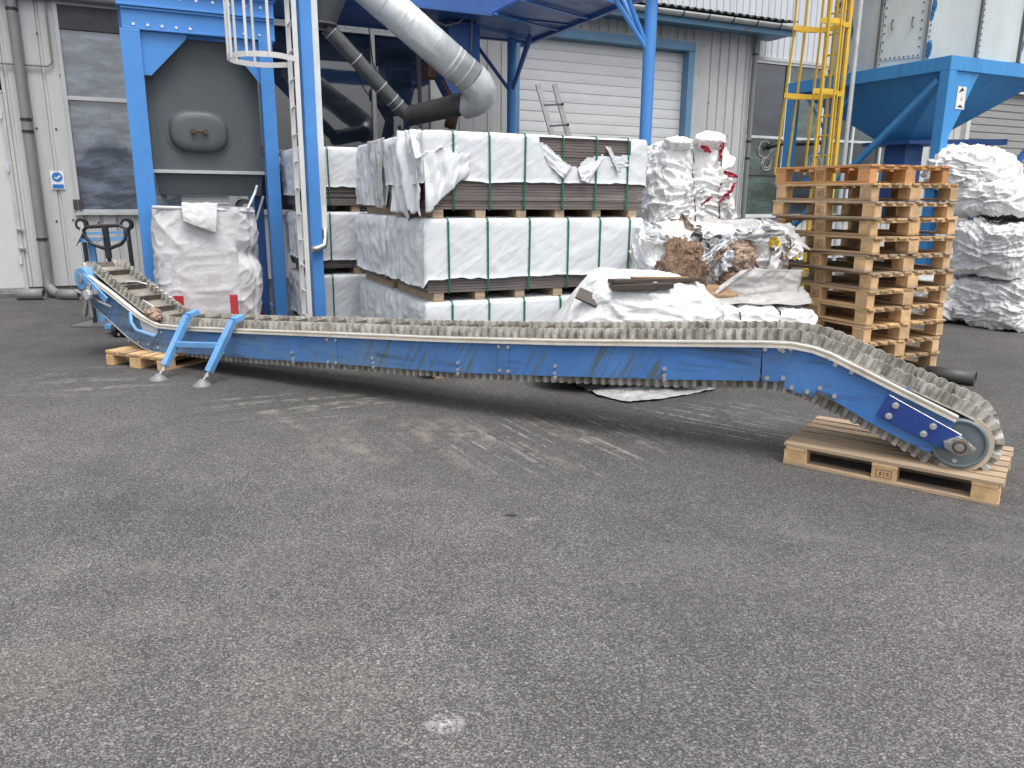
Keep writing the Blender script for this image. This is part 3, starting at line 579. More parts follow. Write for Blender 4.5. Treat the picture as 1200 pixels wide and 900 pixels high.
c0 = px(380, 28, dt+.9); MB().tube([(c0.x-.05, c0.y, c0.z), (c0.x-.02, c0.y, c0.z+.12), (c0.x+.05, c0.y, c0.z+1.4)], [.2, .24, .75], 28).build('cone', 'tank_grey', cy, smooth=True, auto=40)
MB().disc((c0.x-.05, c0.y, c0.z-.03), (0, 0, 1), .24, .03, 24).build('flange', 'galv_dark', cy)
fn = thing('blue_fan', 'blue extractor fan housing with hanging cable behind the galvanised duct', 'fan', (5.2, 13.2, 3), BLD)
f0 = px(520, 60, 13.0); f1 = px(556, 60, 13.0)
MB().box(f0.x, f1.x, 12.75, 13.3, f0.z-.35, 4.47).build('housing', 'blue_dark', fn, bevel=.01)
k0 = px(512, 90, 13.0); MB().hexa([(k0.x+.2, 12.8, k0.z-.3), (f1.x-.1, 12.8, k0.z-.25), (f1.x-.1, 13.25, k0.z-.25), (k0.x+.2, 13.25, k0.z-.3), (k0.x, 12.8, f0.z-.36), (f1.x-.02, 12.8, f0.z-.36), (f1.x-.02, 13.25, f0.z-.36), (k0.x, 13.25, f0.z-.36)]).build('outlet', 'blue_dark', fn)
MB().tube([px(522, 92, 12.9), px(535, 118, 12.9), px(527, 150, 12.9)], .1, 12).build('drain_hose', 'rust', fn, smooth=True)
MB().tube([px(x, y, 12.7) for x, y in ((497, 0), (499, 14), (508, 24), (523, 30), (538, 26), (549, 15), (552, 2))], .02, 8).build('cable', 'pipe_grey', fn, smooth=True)
MB().tube([px(554, 0, 12.7), px(552, 60, 12.7)], .015, 6).build('cable', 'pipe_grey', fn)
MB().box(*[v for v in (px(497, 80, 13.2).x, px(515, 80, 13.2).x)], 13.0, 13.3, px(497, 92, 13.2).z, px(497, 76, 13.2).z).build('junction_box', 'rust', fn)
MB().tube([px(490, 55, 14.0), px(493, 150, 14.0)], .04, 8).build('riser', 'pipe_grey', fn); MB().tube([px(432, 30, 14.3), px(437, 75, 14.3), px(447, 95, 14.3), px(458, 110, 14.3)], .012, 6).build('cable', 'black_rubber', fn)

# ================================================================== WRAPPED BOARD PACKS
def wrap_pack(s0, t0, z0, L, D, H, label, zf, straps, seed, front=None, hole=None, end_mat=None, drop_left=None):
    """pack of boards on bearers under white sheeting; local x along the wall, y away"""
    root = thing('wrapped_pack', label, 'pack', (s0, t0, z0), BLD, 'sheeted board packs')
    bz = z0+.085
    for k in range(6):
        x = s0+.12+k*(L-.24)/5
        MB().box(x-.05, x+.05, t0+.01+random.uniform(0, .02), t0+D-.02, z0, bz-.002).build('bearer', 'wood_weathered', root, bevel=.003)
    q = MB(); nl = 26; hh = (H-.085)/nl
    for k in range(nl):
        j = random.uniform(-.008, .006); e = random.uniform(-.012, .006)
        q.box(s0+.012+e, s0+L-.012+random.uniform(-.006, .01), t0+.012-j, t0+D-.012, bz+k*hh, bz+k*hh+hh*.86)
    bo = q.build('boards', 'boards_brown', root); bo['kind'] = 'stuff'
    # sheeting: perimeter parameter u: left side, front, right side
    zt = z0+H; P = D+L+D; res = .021; nu = int(P/res); rows = 26
    su = [D+x for x in straps]
    def per(u):
        if u < D: return s0, t0+D-u, -1, 0
        if u < D+L: return s0+u-D, t0, 0, -1
        return s0+L, t0+(u-D-L), 1, 0
    def nrm(u):
        r = .035; nx = ny = 0
        for k in (-1, 0, 1):
            a = per(min(max(u+k*r, 0), P)); nx += a[2]; ny += a[3]
        l = math.hypot(nx, ny); return nx/l, ny/l
    def zb(u):
        base = zf[0] if u < D else zf[1] if u < D+L else zf[2]
        return z0+base+.02*nse(u*3, seed)+.012*nse(u*11, seed+3)
    def wr(u, zz):
        near = min([abs(u-x) for x in su]+[9]); pin = math.exp(-(near/.035)**2)
        dg = .55*nse(u*.9, seed*3.1)
        a = rid(V3((u*2.6+zz*dg*6, zz*1.3, seed*7)))**2*.011 + rid(V3((u*5+zz*2.2, zz*4-u*2, seed+9)))**3*.007 + .004*nse(u*9, zz*9, seed)
        if u < D: a = a*1.9+.012*rid(V3((u*6, zz*2.5, seed+31)))**2
        return (max(a, -.002)*(.55 if u >= D else 1)+.011)*(1-.72*pin)
    S = MB()
    def fn(a, b):
        u = a*P; x, y, _, _ = per(u); nx, ny = nrm(u)
        if b < .06:
            k = b/.06; d_ = -.06*(1-k)**1.0+.012*k
            return (x+nx*d_, y+ny*d_, zt+.014*(1-k*k)-.0+.004*nse(u*6, seed)*(1-k))
        k = (b-.06)/.94; zz = zt+(zb(u)-zt)*k; d_ = wr(u, zz)*min(1, k*5+.35)
        if k > .94: d_ += .008*(k-.94)/.06
        return (x+nx*d_, y+ny*d_, zz)
    def keep(a, b):
        if hole is None: return True
        u = a*P-D; k = max(0, (b-.06)/.94)
        return not hole(u, H-k*(H-zf[1]))
    S.grid(fn, nu, rows, keep)
    o = S.build('sheeting', 'sheet_white', root, smooth=True)
    tp = MB().grid(lambda a, b: (s0+.03+(L-.06)*a, t0+.03+(D-.06)*b, zt+.016+.008*nse(a*7, b*5, seed)+.006*rid(V3((a*9, b*9, seed)))-.012*(1-min(1, min(a, 1-a, b, 1-b)*14))), 60, 40, None if hole is None else (lambda a, b: not hole(a*L, H+.01) or b > .12))
    tp.build('top_sheet', 'sheet_white', root, smooth=True)
    for x in straps:
        q = MB(); xx = s0+x; y = t0-.012
        tw = random.uniform(-.012, .012)
        pts = [V3((xx+tw, t0+.01, z0+.075)), V3((xx+tw*.9, y+.0, z0+.1)), V3((xx+tw*.5, y-.004, z0+H*.5)), V3((xx, y-.002, zt-.02)), V3((xx, t0+.01, zt+.018)), V3((xx, t0+.1, zt+.026)), V3((xx, t0+D, zt+.026))]
        for a, b_ in zip(pts[:-1], pts[1:]):
            nn = V3((1, 0, 0)); dv = (b_-a).normalized(); th = nn.cross(dv).normalized()*.003; wv = nn*.0085
            q.hexa([a-wv-th, a+wv-th, a+wv+th, a-wv+th, b_-wv-th, b_+wv-th, b_+wv+th, b_-wv+th])
        q.build('strap', 'strap_green', root)
    return root
AS, AT, AL, AD = 2.25, 6.67, 2.31, 1.18
def sx(us, v, t=AT): return [BLD.y(u, v, t).x-AS for u in us]
rows3 = [(0.0, .715, 'bottom'), (.725, .745, 'middle'), (1.475, .75, 'top')]
st1 = sx((530, 573, 614, 656, 697, 733), 365); st2 = sx((525, 571, 620, 664.6, 701.6, 736), 300); st3 = sx((531, 573, 615, 659, 698, 735), 200)
def tear(u, hz):            # torn opening in the sheet of the top pack, exposing boards
    if not 1.12 < u < 2.12: return False
    edge = [(1.12, .70), (1.2, .66), (1.42, .5), (1.52, .475), (1.62, .56), (1.8, .6), (1.9, .585), (2.12, .6)]
    for (a, ha), (b_, hb_) in zip(edge[:-1], edge[1:]):
        if a <= u <= b_: e = ha+(hb_-ha)*(u-a)/(b_-a); return e+.02*nse(u*14, 3) < hz < .742
    return False
wrap_pack(AS, AT, 0, AL, AD, .715, 'white sheeted board pack at the bottom front of the pile, above the conveyor belt', (.2, .12, .12), st1, 1)
wrap_pack(AS, AT, .725, AL, AD, .745, 'untorn white sheeted board pack in the middle front of the pile', (.14, .21, .2), st2, 2)
ptop = wrap_pack(AS, AT, 1.475, AL, AD, .75, 'white sheeted board pack on top of the pile, torn open to show brown boards', (.3, .33, .3), st3, 3, hole=tear)
def flap(root, pts, thick_mat='sheet_white', n=14, amp=.012, seed=0):      # loose torn corner of sheeting
    a, b_, c_, d_ = [V3(p) for p in pts]
    nrm_ = (b_-a).cross(c_-a).normalized()
    MB().grid(lambda u, v: (a.lerp(b_, u)).lerp(d_.lerp(c_, u), v)+nrm_*(amp*nse(u*4+seed, v*4, seed)+amp*.7*rid(V3((u*5+seed, v*7, 1)))), n, n).build('torn_flap', thick_mat, root, smooth=True, solid=.002)
def fp(x, h, d=.03): return (AS+x, AT-d, 1.475+h)
flap(ptop, [fp(1.1, .7, .015), fp(1.46, .47, .03), fp(1.36, .37, .05), fp(1.2, .5, .02)], seed=1)
flap(ptop, [fp(1.52, .46, .03), fp(1.82, .58, .02), fp(1.62, .33, .06), fp(1.55, .36, .06)], seed=2)
flap(ptop, [fp(1.83, .68, .02), fp(1.89, .67, .02), fp(2.0, .44, .05), fp(1.96, .44, .05)], seed=3)
flap(ptop, [fp(1.86, .58, .015), fp(2.1, .6, .015), fp(2.1, .5, .025), fp(1.9, .48, .025)], seed=4)
# loose plastic blown over the left end of the pile
def drape(root, corners, seed, amp=.05, n=36, name='loose_sheet', mat='sheet_white'):
    a, b_, c_, d_ = [V3(p) for p in corners]; nn = (b_-a).cross(d_-a).normalized()
    def f(u, v):
        p = a.lerp(b_, u).lerp(d_.lerp(c_, u), v)
        return p+nn*(amp*rid(V3((u*3.2+seed, v*.9, seed)))+amp*.5*nse(u*7, v*3, seed)+amp*.3*rid(V3((u*9+v*3, v*2, seed+4))))
    MB().grid(f, n, n, lambda u, v: nse(u*3+seed*5, 8.1)*.12+.94 > v).build(name, mat, root, smooth=True, solid=.002)
lx = AS-.03
drape(ptop, [(lx-.02, AT+1.15, 2.2), (lx-.03, AT+.5, 2.25), (lx-.05, AT+.35, 1.42), (lx-.06, AT+.95, 1.5)], 5, .06)
drape(ptop, [(lx-.03, AT+.62, 2.26), (lx-.03, AT+.12, 2.25), (lx-.1, AT-.02, 1.46), (lx-.1, AT+.42, 1.55)], 6, .07)
drape(ptop, [(AS-.02, AT-.04, 2.05), (AS+.42, AT-.045, 2.12), (AS+.4, AT-.06, 1.85), (AS-.02, AT-.09, 1.5)], 8, .035)
drape(ptop, [(AS-.08, AT+.2, 2.26), (AS+.35, AT+.1, 2.25), (AS+.35, AT-.03, 2.16), (AS-.1, AT-.06, 2.0)], 9, .03)
bk = wrap_pack(AS+.01, AT+AD+.06, 0, AL, AD, .715, 'white sheeted board pack behind, at the bottom of the grey left pile end', (.16, .12, .12), [.4, 1.1, 1.8], 11)
wrap_pack(AS-.02, AT+AD+.06, .725, AL, AD, .745, 'white sheeted board pack behind, halfway up the grey left pile end', (.14, .2, .2), [.4, 1.1, 1.8], 12)
bk3 = wrap_pack(AS+.02, AT+AD+.06, 1.475, AL, AD, .75, 'white sheeted board pack behind, topmost at the grey left pile end', (.1, .33, .3), [.4, 1.1, 1.8], 13)
drape(bk3, [(lx-.02, AT+AD+.7, 2.24), (lx-.02, AT+AD+.1, 2.25), (lx-.03, AT+AD+.05, 1.5), (lx-.03, AT+AD+.55, 1.52)], 15, .045, mat='sheet_grey')
BT = 9.55; BS = 1.68
stb = [BLD.y(384, 200, BT).x-BS, BLD.y(402, 200, BT).x-BS, 1.4, 2.1, 2.7]
for k, (z0, hh, nm) in enumerate(rows3):
    wrap_pack(BS, BT, z0, 2.9, 1.1, hh, 'white sheeted board pack at the %s of the rear pile beside the blue post' % nm, (.2, .3 if k == 2 else .18, .2), [stb[0], 1.0, 1.7, 2.4], 21+k)

# ================================================================== BALES, SACKS, RUBBISH
def crumple_box(hx, hy, hz, n, seed, amp, power=5, pinch=(), flat=.9):
    """surface of a stuffed, crumpled bale about the origin of its base"""
    q = MB(); sd = V3((seed*3.7, seed*1.3, seed*2.1))
    faces = [((1, 0, 0), (0, 1, 0), (0, 0, 1)), ((-1, 0, 0), (0, -1, 0), (0, 0, 1)), ((0, 1, 0), (-1, 0, 0), (0, 0, 1)), ((0, -1, 0), (1, 0, 0), (0, 0, 1)), ((0, 0, 1), (1, 0, 0), (0, 1, 0))]
    def surf(p):
        r = (abs(p.x)**power+abs(p.y)**power+abs(p.z)**power)**(1/power); p = p/r
        w_ = V3((p.x*hx, p.y*hy, p.z*hz)); nn = V3((p.x/hx, p.y/hy, p.z/hz)).normalized()
        k = w_+sd; wp = V3((noise.noise(k*2), noise.noise(k*2+V3((9, 0, 0))), noise.noise(k*2+V3((0, 9, 0)))))*.18; k2 = k+wp
        d_ = amp*(.9*noise.noise(k*1.7)+.4*rid(k2*3.1)+.26*rid(k2*6.3)+.16*rid(k2*12.7)+.06*noise.noise(k*26)-.35)
        d_ += amp*(.5*rid(V3((k2.x*2.2, k2.y*2.2, k2.z*8.5)))**2+.32*rid(V3((k2.x*3+k2.z*9, k2.y*3, k2.z*10-k2.x*4)))**2+.2*rid(V3((k2.x*16, k2.y*16, k2.z*6)))**2-.3)
        ds_, pt_ = noise.voronoi(k2*4.2); rv_ = noise.noise_vector(pt_[0]*7.3)
        d_ += amp*3.4*rv_.dot(k2-pt_[0]/4.2)
        for x0 in pinch: d_ -= amp*.7*math.exp(-((w_.x-x0)/.05)**2)
        return w_+nn*d_
    for nn, a, b_ in faces:
        nn = V3(nn); a = V3(a); b_ = V3(b_)
        def f(u, v):
            p = surf(nn+a*(2*u-1)+b_*(2*v-1)); p.z = max(p.z+hz, .0); return p
        q.grid(f, n, n)
    return q, surf
def bale(label, P, deg, hx, hy, hz, seed, mat='bale_white', amp=.07, n=90, straps=(-.35, .35), power=5, group='pressed bales of plastic', z0=0, tilt=0):
    root = bpy.data.objects.new('plastic_bale', None); col.objects.link(root); root.location = (P[0], P[1], z0); root.rotation_euler = (0, R(tilt), R(deg)); root['_o'] = (0, 0, 0)
    tag(root, label, 'bale', group)
    q, surf = crumple_box(hx, hy, hz, n, seed, amp*.9, power, [x*hx for x in straps])
    q.build('wrapping', mat, root, smooth=True)
    for x in straps:
        pts = []
        for k in range(40):
            a = 2*math.pi*k/40; d_ = V3((x, math.cos(a), math.sin(a))); mm = max(abs(d_.y), abs(d_.z)); d_.y /= mm; d_.z /= mm
            p = surf(d_); c_ = V3((x*hx, 0, 0)); p = p+(V3((0, p.y, p.z)).normalized())*.004; p.x = x*hx; p.z = max(p.z+hz, .0); pts.append(p)
        MB().tube(pts, .007, 6, closed=True).build('wire', 'wire', root)
    return root
def pg(u, v, dist):          # point on a pixel ray at a forward distance
    d = ray(u, v); return V3((0, 0, CH))+d*(dist/d.y)
# middle heap
p = pg(862, 365, 7.55); bale('crumpled white bale low between the tarp sack and the pallet stack, just above the belt', (p.x-.12, 7.5), 8, .8, .4, .345, 31, 'bale_white', .06, 96, (-.45, 0, .5), 6)
rb = pg(835, 305, 8.05)
rbl = bale('mixed rubbish bale with brown rags and grey tarpaulin beside the pallet stack', (rb.x-.12, 7.95), 12, .74, .46, .33, 33, 'rubbish', .07, 96, (-.22, .42), 6, 'rubbish bales', .74)
p = pg(795, 262, 9.5); bale('white plastic bale half hidden behind the mixed rubbish bale', (p.x, 9.35), 15, .72, .5, .62, 34, 'bale_white', .08, 96, (), 5, z0=0)
p = pg(797, 222, 9.3)
tb = bale('tall white bale with red tatters standing right of the torn top pack', (p.x, 9.3), 20, .49, .45, .55, 35, 'bale_white', .085, 96, (-.1, .55), 4, z0=1.2)
def scrap(root, c, r, mat, seed, sc_=(1, 1, 1), n=18, amp=.35, name='scrap'):   # crumpled rag
    q = MB(); c = V3(c)
    def f(u, v):
        th = u*2*math.pi; ph = (v-.5)*math.pi; d_ = V3((math.cos(th)*math.cos(ph)*sc_[0], math.sin(th)*math.cos(ph)*sc_[1], math.sin(ph)*sc_[2]))
        return c+d_*r*(1+amp*rid(V3((d_.x*2.4+seed, d_.y*2.4, d_.z*2.4)))+amp*.5*noise.noise(d_*5+V3((seed, 0, 0))))
    q.grid(f, n*2, n); return q.build(name, mat, root, smooth=True)
def tatter(root, c, l, w_, ang, seed, mat='red_bit', name='red_tatter'):
    c = V3(c); ca, sa = math.cos(R(ang)), math.sin(R(ang))
    def f(u, v):
        x = (u-.5)*l; y = (v-.5)*w_*(1-.6*abs(u-.5)*2)*(1+.5*nse(u*6, seed)); return c+V3((x*ca-y*sa, -.02-.05*rid(V3((u*3+seed, v*2, seed)))-.02*nse(u*7, v*4, seed), x*sa+y*ca))
    MB().grid(f, 16, 6).build(name, mat, root, smooth=True, solid=.002)
for x, z, l, w_, a_, sd in ((.0, 1.0, .14, .06, -25, 1), (.2, .98, .2, .05, 80, 2), (.34, .74, .2, .06, -15, 3), (.3, .5, .22, .05, 40, 4), (.05, .45, .16, .03, 35, 5), (.38, .6, .12, .05, 60, 6)): tatter(tb, (x, -.43, z), l, w_, a_, sd)
for x, z, l, w_, a_, sd in ((.42, .3, .25, .1, -60, 7), (-.1, .55, .3, .08, 30, 8), (-.3, .3, .3, .1, 10, 9)): tatter(tb, (x, -.43, z), l, w_, a_, sd, 'bale_white', 'loose_film')
for x, z, sd, s_ in ((.42, .35, 5, (.5, .6, 1.5)), (.1, 1.1, 6, (1.7, 1, .8)), (-.3, 1.06, 7, (1.4, 1, .6))): scrap(tb, (x, -.38, z), .1, 'bale_white', sd, s_, name='loose_film')
# parts of the rubbish bale (local coordinates: x right, y away, z up from its base)
scrap(rbl, (-.47, -.5, .22), .22, 'rag_brown', 11, (.85, .45, 1.15), 26, .5, 'brown_rag')
scrap(rbl, (-.2, -.52, .03), .17, 'card_brown', 12, (1.7, .4, .5), 20, .3, 'brown_rag')
scrap(rbl, (.14, -.47, .4), .14, 'rag_tan', 13, (1, .5, 1), 24, .4, 'tan_rag'); scrap(rbl, (.1, -.5, .17), .09, 'rag_brown', 14, (1.4, .5, .7), 18, .4, 'brown_rag')
tatter(rbl, (.5, -.44, .52), .13, .12, -30, 15, 'yellow_bit', 'yellow_scrap'); tatter(rbl, (.7, -.46, .42), .12, .14, 10, 16, 'yellow_bit', 'yellow_scrap'); tatter(rbl, (-.03, -.52, .36), .2, .13, 80, 17, 'sheet_white', 'paper_sack'); tatter(rbl, (.3, -.5, .6), .5, .12, 5, 18, 'sheet_grey', 'loose_film')
scrap(rbl, (-.72, -.4, .05), .1, 'card_brown', 17, (1, .6, .7), 16, .4, 'brown_rag')

def tarp(root, cs, seed, mat, amp=.03, n=26, name='tarpaulin'):
    a, b_, c_, d_ = [V3(p) for p in cs]; nn = (b_-a).cross(d_-a).normalized()
    MB().grid(lambda u, v: a.lerp(b_, u).lerp(d_.lerp(c_, u), v)+nn*(amp*noise.noise(V3((u*3+seed, v*3, seed)))+amp*.6*rid(V3((u*4, v*5+seed, seed)))), n, n).build(name, mat, root, smooth=True, solid=.005)
rl = random.Random(5)
for k in range(34):
    x = rl.uniform(-.75, .75); z = rl.uniform(.18, .68); mt = rl.choice(['sheet_white', 'tarp_white', 'bale_white', 'sheet_white', 'rag_tan', 'bale_white', 'tarp_grey', 'tarp_white'])
    tatter(rbl, (x, -.47+max(0, z-.5)*.9, z), rl.uniform(.12, .3), rl.uniform(.05, .14), rl.uniform(-80, 80), 40+k, mt, 'litter')
tarp(rbl, [(-.35, -.56, -.06), (.75, -.54, -.1), (.82, -.5, .26), (.2, -.56, .28)], 3, 'tarp_grey', .025)
tarp(rbl, [(-.35, -.56, -.06), (-.3, -.6, -.08), (.2, -.57, .27), (.15, -.55, .27)], 4, 'tarp_grey', .01, 8)
tarp(rbl, [(-.2, -.45, .56), (.45, -.42, .6), (.5, -.1, .72), (-.1, -.1, .72)], 5, 'tarp_grey', .03); tarp(rbl, [(.45, -.48, .5), (.95, -.4, .42), (.9, -.05, .68), (.5, -.05, .68)], 6, 'tarp_grey', .04)
tarp(rbl, [(-.5, -.46, .55), (.0, -.5, .57), (.05, -.2, .7), (-.45, -.2, .68)], 7, 'tarp_white', .04)
MB().tube([(-.33, -.5, .56), (-.2, -.25, .63)], .055, 14, cap=False).build('tube_end', 'plastic_black', rbl, smooth=True, solid=.008)
# grey tarp laid over the low bale
p = pg(865, 352, 7.4); tg = thing('grey_tarpaulin', 'grey tarpaulin lying on the low bale left of the pallet stack', 'tarpaulin', (p.x, 7.4, .72))
tarp(tg, [(p.x-.72, 7.12, .70), (p.x+.68, 7.28, .70), (p.x+.75, 7.75, .8), (p.x-.68, 7.55, .8)], 9, 'tarp_grey', .035, 34)
# white tarp sack in front with boards on it
tc_ = pg(752, 365, 6.95)
sk = thing('tarp_sack', 'bulging white tarpaulin sack with brown boards lying on it behind the belt', 'sack', (tc_.x, 6.95, 0))
q, sf = crumple_box(.74, .52, .5, 96, 41, .036, 3.0)
bb = MB()
for v_ in q.v:
    xx, yy, zz = v_; hgt = 1.0 if xx > -.25 else 1.0-.55*min(1, (-.25-xx)/.5)**1.4
    zz *= hgt*1.03; zz -= .10*max(0, xx-.3)
    bb.v.append((tc_.x+xx*1.1-.1, 6.95+yy, max(zz, 0)))
bb.f = q.f
from mathutils.bvhtree import BVHTree
sack_tree = BVHTree.FromPolygons([V3(p) for p in bb.v], bb.f)
def on_sack(u, v):
    d = ray(u, v).normalized(); h_ = sack_tree.ray_cast(V3((0, 0, CH)), d); return h_[0] if h_[0] else pg(u, v, 6.8)
bb.build('tarpaulin', 'tarp_white', sk, smooth=True)
def board_at(label, u0, v0, u1, v1, dist, w_, h_, d_=.14, mat='board_dark'):
    a = on_sack(u0, v0); b_ = on_sack(u1, v1); c_ = on_sack((u0+u1)/2, (v0+v1)/2); hi = max(0, c_.z-(a.z+b_.z)/2)+.035; a.z += hi; b_.z += hi; c_ = (a+b_)/2
    o = MB().bar(a-c_, b_-c_, d_, h_).build('board', mat, None, (0, 0, 0), bevel=.003); o.location = c_; tag(o, label, 'board', 'boards lying on the tarp sack'); return o
BD = 6.38
board_at('longer brown board lying on the white tarp sack, with a tan strip', 716, 336, 817, 333, 6.42, .1, .03)
board_at('shorter dark board lying just below the long board on the tarp sack', 716, 341.5, 786, 339, 6.3, .1, .045)
board_at('thin tan lath lying along the long board on the tarp sack', 740, 331, 805, 331, 6.5, .1, .015, .05, 'card_brown')
a = on_sack(689, 351)+V3((0, -.02, .02)); o = MB().box(-.1, .1, -.06, .06, -.01, .01).build('board', 'board_dark', None, (0, 0, 0), bevel=.002); o.location = a; o.rotation_euler = (R(42), R(22), R(-12)); tag(o, 'small square dark board lying alone at the left of the tarp sack', 'board', 'boards lying on the tarp sack')
# right-hand bales
BG = 'bale_grey'
bale('grey white film bale at the right edge, bottom of the heap', (6.95, 10.62), 26, .72, .5, .34, 51, BG, .07, 96, (-.45, .25), 6)
bale('small grey film bale on the ground tucked behind the pallet stack', (6.1, 11.2), 30, .4, .45, .33, 52, BG, .06, 50, (0,), 5)
bale('grey white film bale at the right edge, middle of the heap', (6.95, 10.7), 24, .8, .5, .37, 53, BG, .075, 96, (-.4, .4), 6, z0=.65)
bale('white film bale near the top of the right heap with sagging front', (6.95, 10.95), 22, .85, .55, .25, 54, 'bale_white', .07, 96, (-.5, -.05, .5), 4, z0=1.38, tilt=5)
bale('bright white film bale peaking behind the top of the pallet stack', (6.42, 11.25), 25, .58, .52, .37, 55, 'bale_white', .08, 96, (), 2.6, z0=1.64, tilt=12)
bale('bale of white film on the ground behind the right heap', (7.9, 11.6), 25, .7, .5, .45, 56, 'bale_white', .07, 50, (0,), 5)

# big bag under the filter
bg_ = thing('big_bag', 'white woven big bag standing slack under the grey filter tank', 'big bag', (.66, 9.9, 0), BLD)
b0 = BLD.y(184, 300, 9.55); b1 = BLD.y(303, 300, 9.55)
hx = (b1.x-b0.x)/2; cxb = (b0.x+b1.x)/2; zt = BLD.y(240, 243, 9.55).z
for x in (-.3, .3):
    MB().box(cxb+x-.3, cxb+x+.3, 9.6, 10.2, .0, .02).build('pallet_board', 'wood_weathered', bg_)
q = MB()
def bagf(u, v):       # around and up
    a = u*2*math.pi; ca, sa = math.cos(a), math.sin(a); e = .35
    x = math.copysign(abs(ca)**e, ca); y = math.copysign(abs(sa)**e, sa)
    z = .03+(zt-.03)*v; sag = 1+.06*math.sin(v*math.pi)-.05*max(0, .2-v)*5
    k = V3((x*hx, y*.38, z)); d_ = .02*rid(V3((k.x*3+k.z*2.6, k.y*2, k.z*1.2+k.x*.8)))**2+.012*rid(V3((k.x*7-k.z*4, k.y*5, k.z*5+k.x*3)))**3+.01*noise.noise(k*2)
    if x > .55 and y < 0: d_ -= .06*math.exp(-((z-1.0)/.1)**2)+.05*max(0, (.8-z))
    d_ -= .03*math.exp(-((u-.86)/.01)**2)
    return (cxb+x*(hx*sag+d_), 9.93+y*(.38*sag+d_), z+(.03*noise.noise(V3((a*1.5, 2, 1))) if v > .9 else 0))
q.grid(bagf, 160, 90); q.build('fabric', 'bag_white', bg_, smooth=True)
ft = BLD.y(215, 240, 9.5); fe = BLD.y(250, 270, 9.4)
def skirt(u, v):
    x = ft.x-.02+(.38-.05*v)*u; return (x, 9.52-.03*math.sin(v*2.5)-.05*v-.012*rid(V3((u*3, v*2, 4))), zt+.05-(.2+.14*u)*v+.012*nse(u*5, v*3))
MB().grid(skirt, 24, 18).build('spout_flap', 'bag_white', bg_, smooth=True, solid=.004)
MB().tube([(cxb-hx, 9.56, zt+.0), (cxb, 9.55, zt-.015), (cxb+hx*.98, 9.56, zt-.05)], .02, 8).build('rim_cord', 'sheet_white', bg_, smooth=True)
MB().tube([BLD.y(290, 245, 9.5), BLD.y(299, 225, 9.7), BLD.y(301, 218, 10.2)], .014, 6).build('lifting_loop', 'sheet_white', bg_)
for u, v, lb, hh in ((210, 358, 'short red plate standing behind the left leg of the conveyor stand', .11), (275, 363, 'tall red plate standing behind the right leg of the conveyor stand', .17)):
    a = pg(u, v, 8.6); w_ = .055 if u < 250 else .042
    o = MB().box(-w_, w_, -.01, .01, 0, a.z+hh).box(-.1, .1, -.12, .12, 0, .012).build('red_plate', 'red_paint', None, bevel=.003); o.location = (a.x, 8.6, 0); tag(o, lb, 'plate', 'red plates')
a = WORLD.z(303, 385, .0); o = MB().tube([(0, 0, 0), (0, 0, .3), (0, 0, .33)], [.13, .16, .165], 24).build('red_bucket', 'red_paint', None, smooth=True, auto=40); o.location = (a.x*1.08, a.y*1.08, 0); tag(o, 'round red bucket on the ground right of the big bag', 'bucket')

# ================================================================== PALLETS
def make_pallet(slats, h_block=.078, wmat='wood', emat='wood_end', stamp=True, name='pallet', jit=.012, L=1.2, D=.8):
    root = bpy.data.objects.new(name, None); col.objects.link(root); root['_o'] = (0, 0, 0)
    t = .022; zb_ = t; zs = zb_+h_block; ys_ = ((0, .1), (D/2-.0725, D/2+.0725), (D-.1, D)); xs_ = ((0, .145), (L/2-.0725, L/2+.0725), (L-.145, L))
    def part(nm, b_, mt):
        j = .0015; o = MB().box(*b_).build(nm, mt, root, bevel=.003); return o
    for y0, y1 in ys_: part('bottom_board', (0, L, y0, y1, 0, t), wmat)
    first = None
    for y0, y1 in ys_:
        for x0, x1 in xs_:
            b_ = part('block', (x0+.002, x1-.002, y0+.002, y1-.002, zb_, zs), emat)
            if stamp and y0 == 0 and 0 < x0 < L*.6:
                q = MB(); c_ = (x0+x1)/2
                q.box(c_-.045, c_-.04, .0005, .003, zb_+.015, zs-.012).box(c_+.04, c_+.045, .0005, .003, zb_+.015, zs-.012).box(c_-.04, c_+.04, .0005, .003, zs-.016, zs-.012).box(c_-.04, c_+.04, .0005, .003, zb_+.015, zb_+.019)
                q.box(c_-.025, c_-.012, .0005, .003, zb_+.028, zs-.026).box(c_-.003, c_+.003, .0005, .003, zb_+.028, zs-.026).box(c_+.012, c_+.03, .0005, .003, zb_+.03, zb_+.038).box(c_+.012, c_+.03, .0005, .003, zs-.035, zs-.027)
                q.build('stamp', 'stamp', b_)
    for x0, x1 in xs_: part('stringer_board', (x0+(.012 if x0 == 0 else 0), x1-(.012 if x1 == L else 0), 0, D, zs, zs+t), emat)
    n = len(slats); tot = sum(slats); gap = (D-tot)/(n-1); y = 0
    for k, w_ in enumerate(slats):
        part('slat', (random.uniform(-jit, .002), L+random.uniform(-.002, jit), y, y+w_, zs+t, zs+2*t-.001*(k % 2)), wmat); y += w_+gap
    return root, zs+2*t
def put(root, P, deg, label, group, z=0, tilt=(0, 0)):
    root.location = (P[0], P[1], z); root.rotation_euler = (R(tilt[0]), R(tilt[1]), R(deg)); tag(root, label, 'pallet', group)
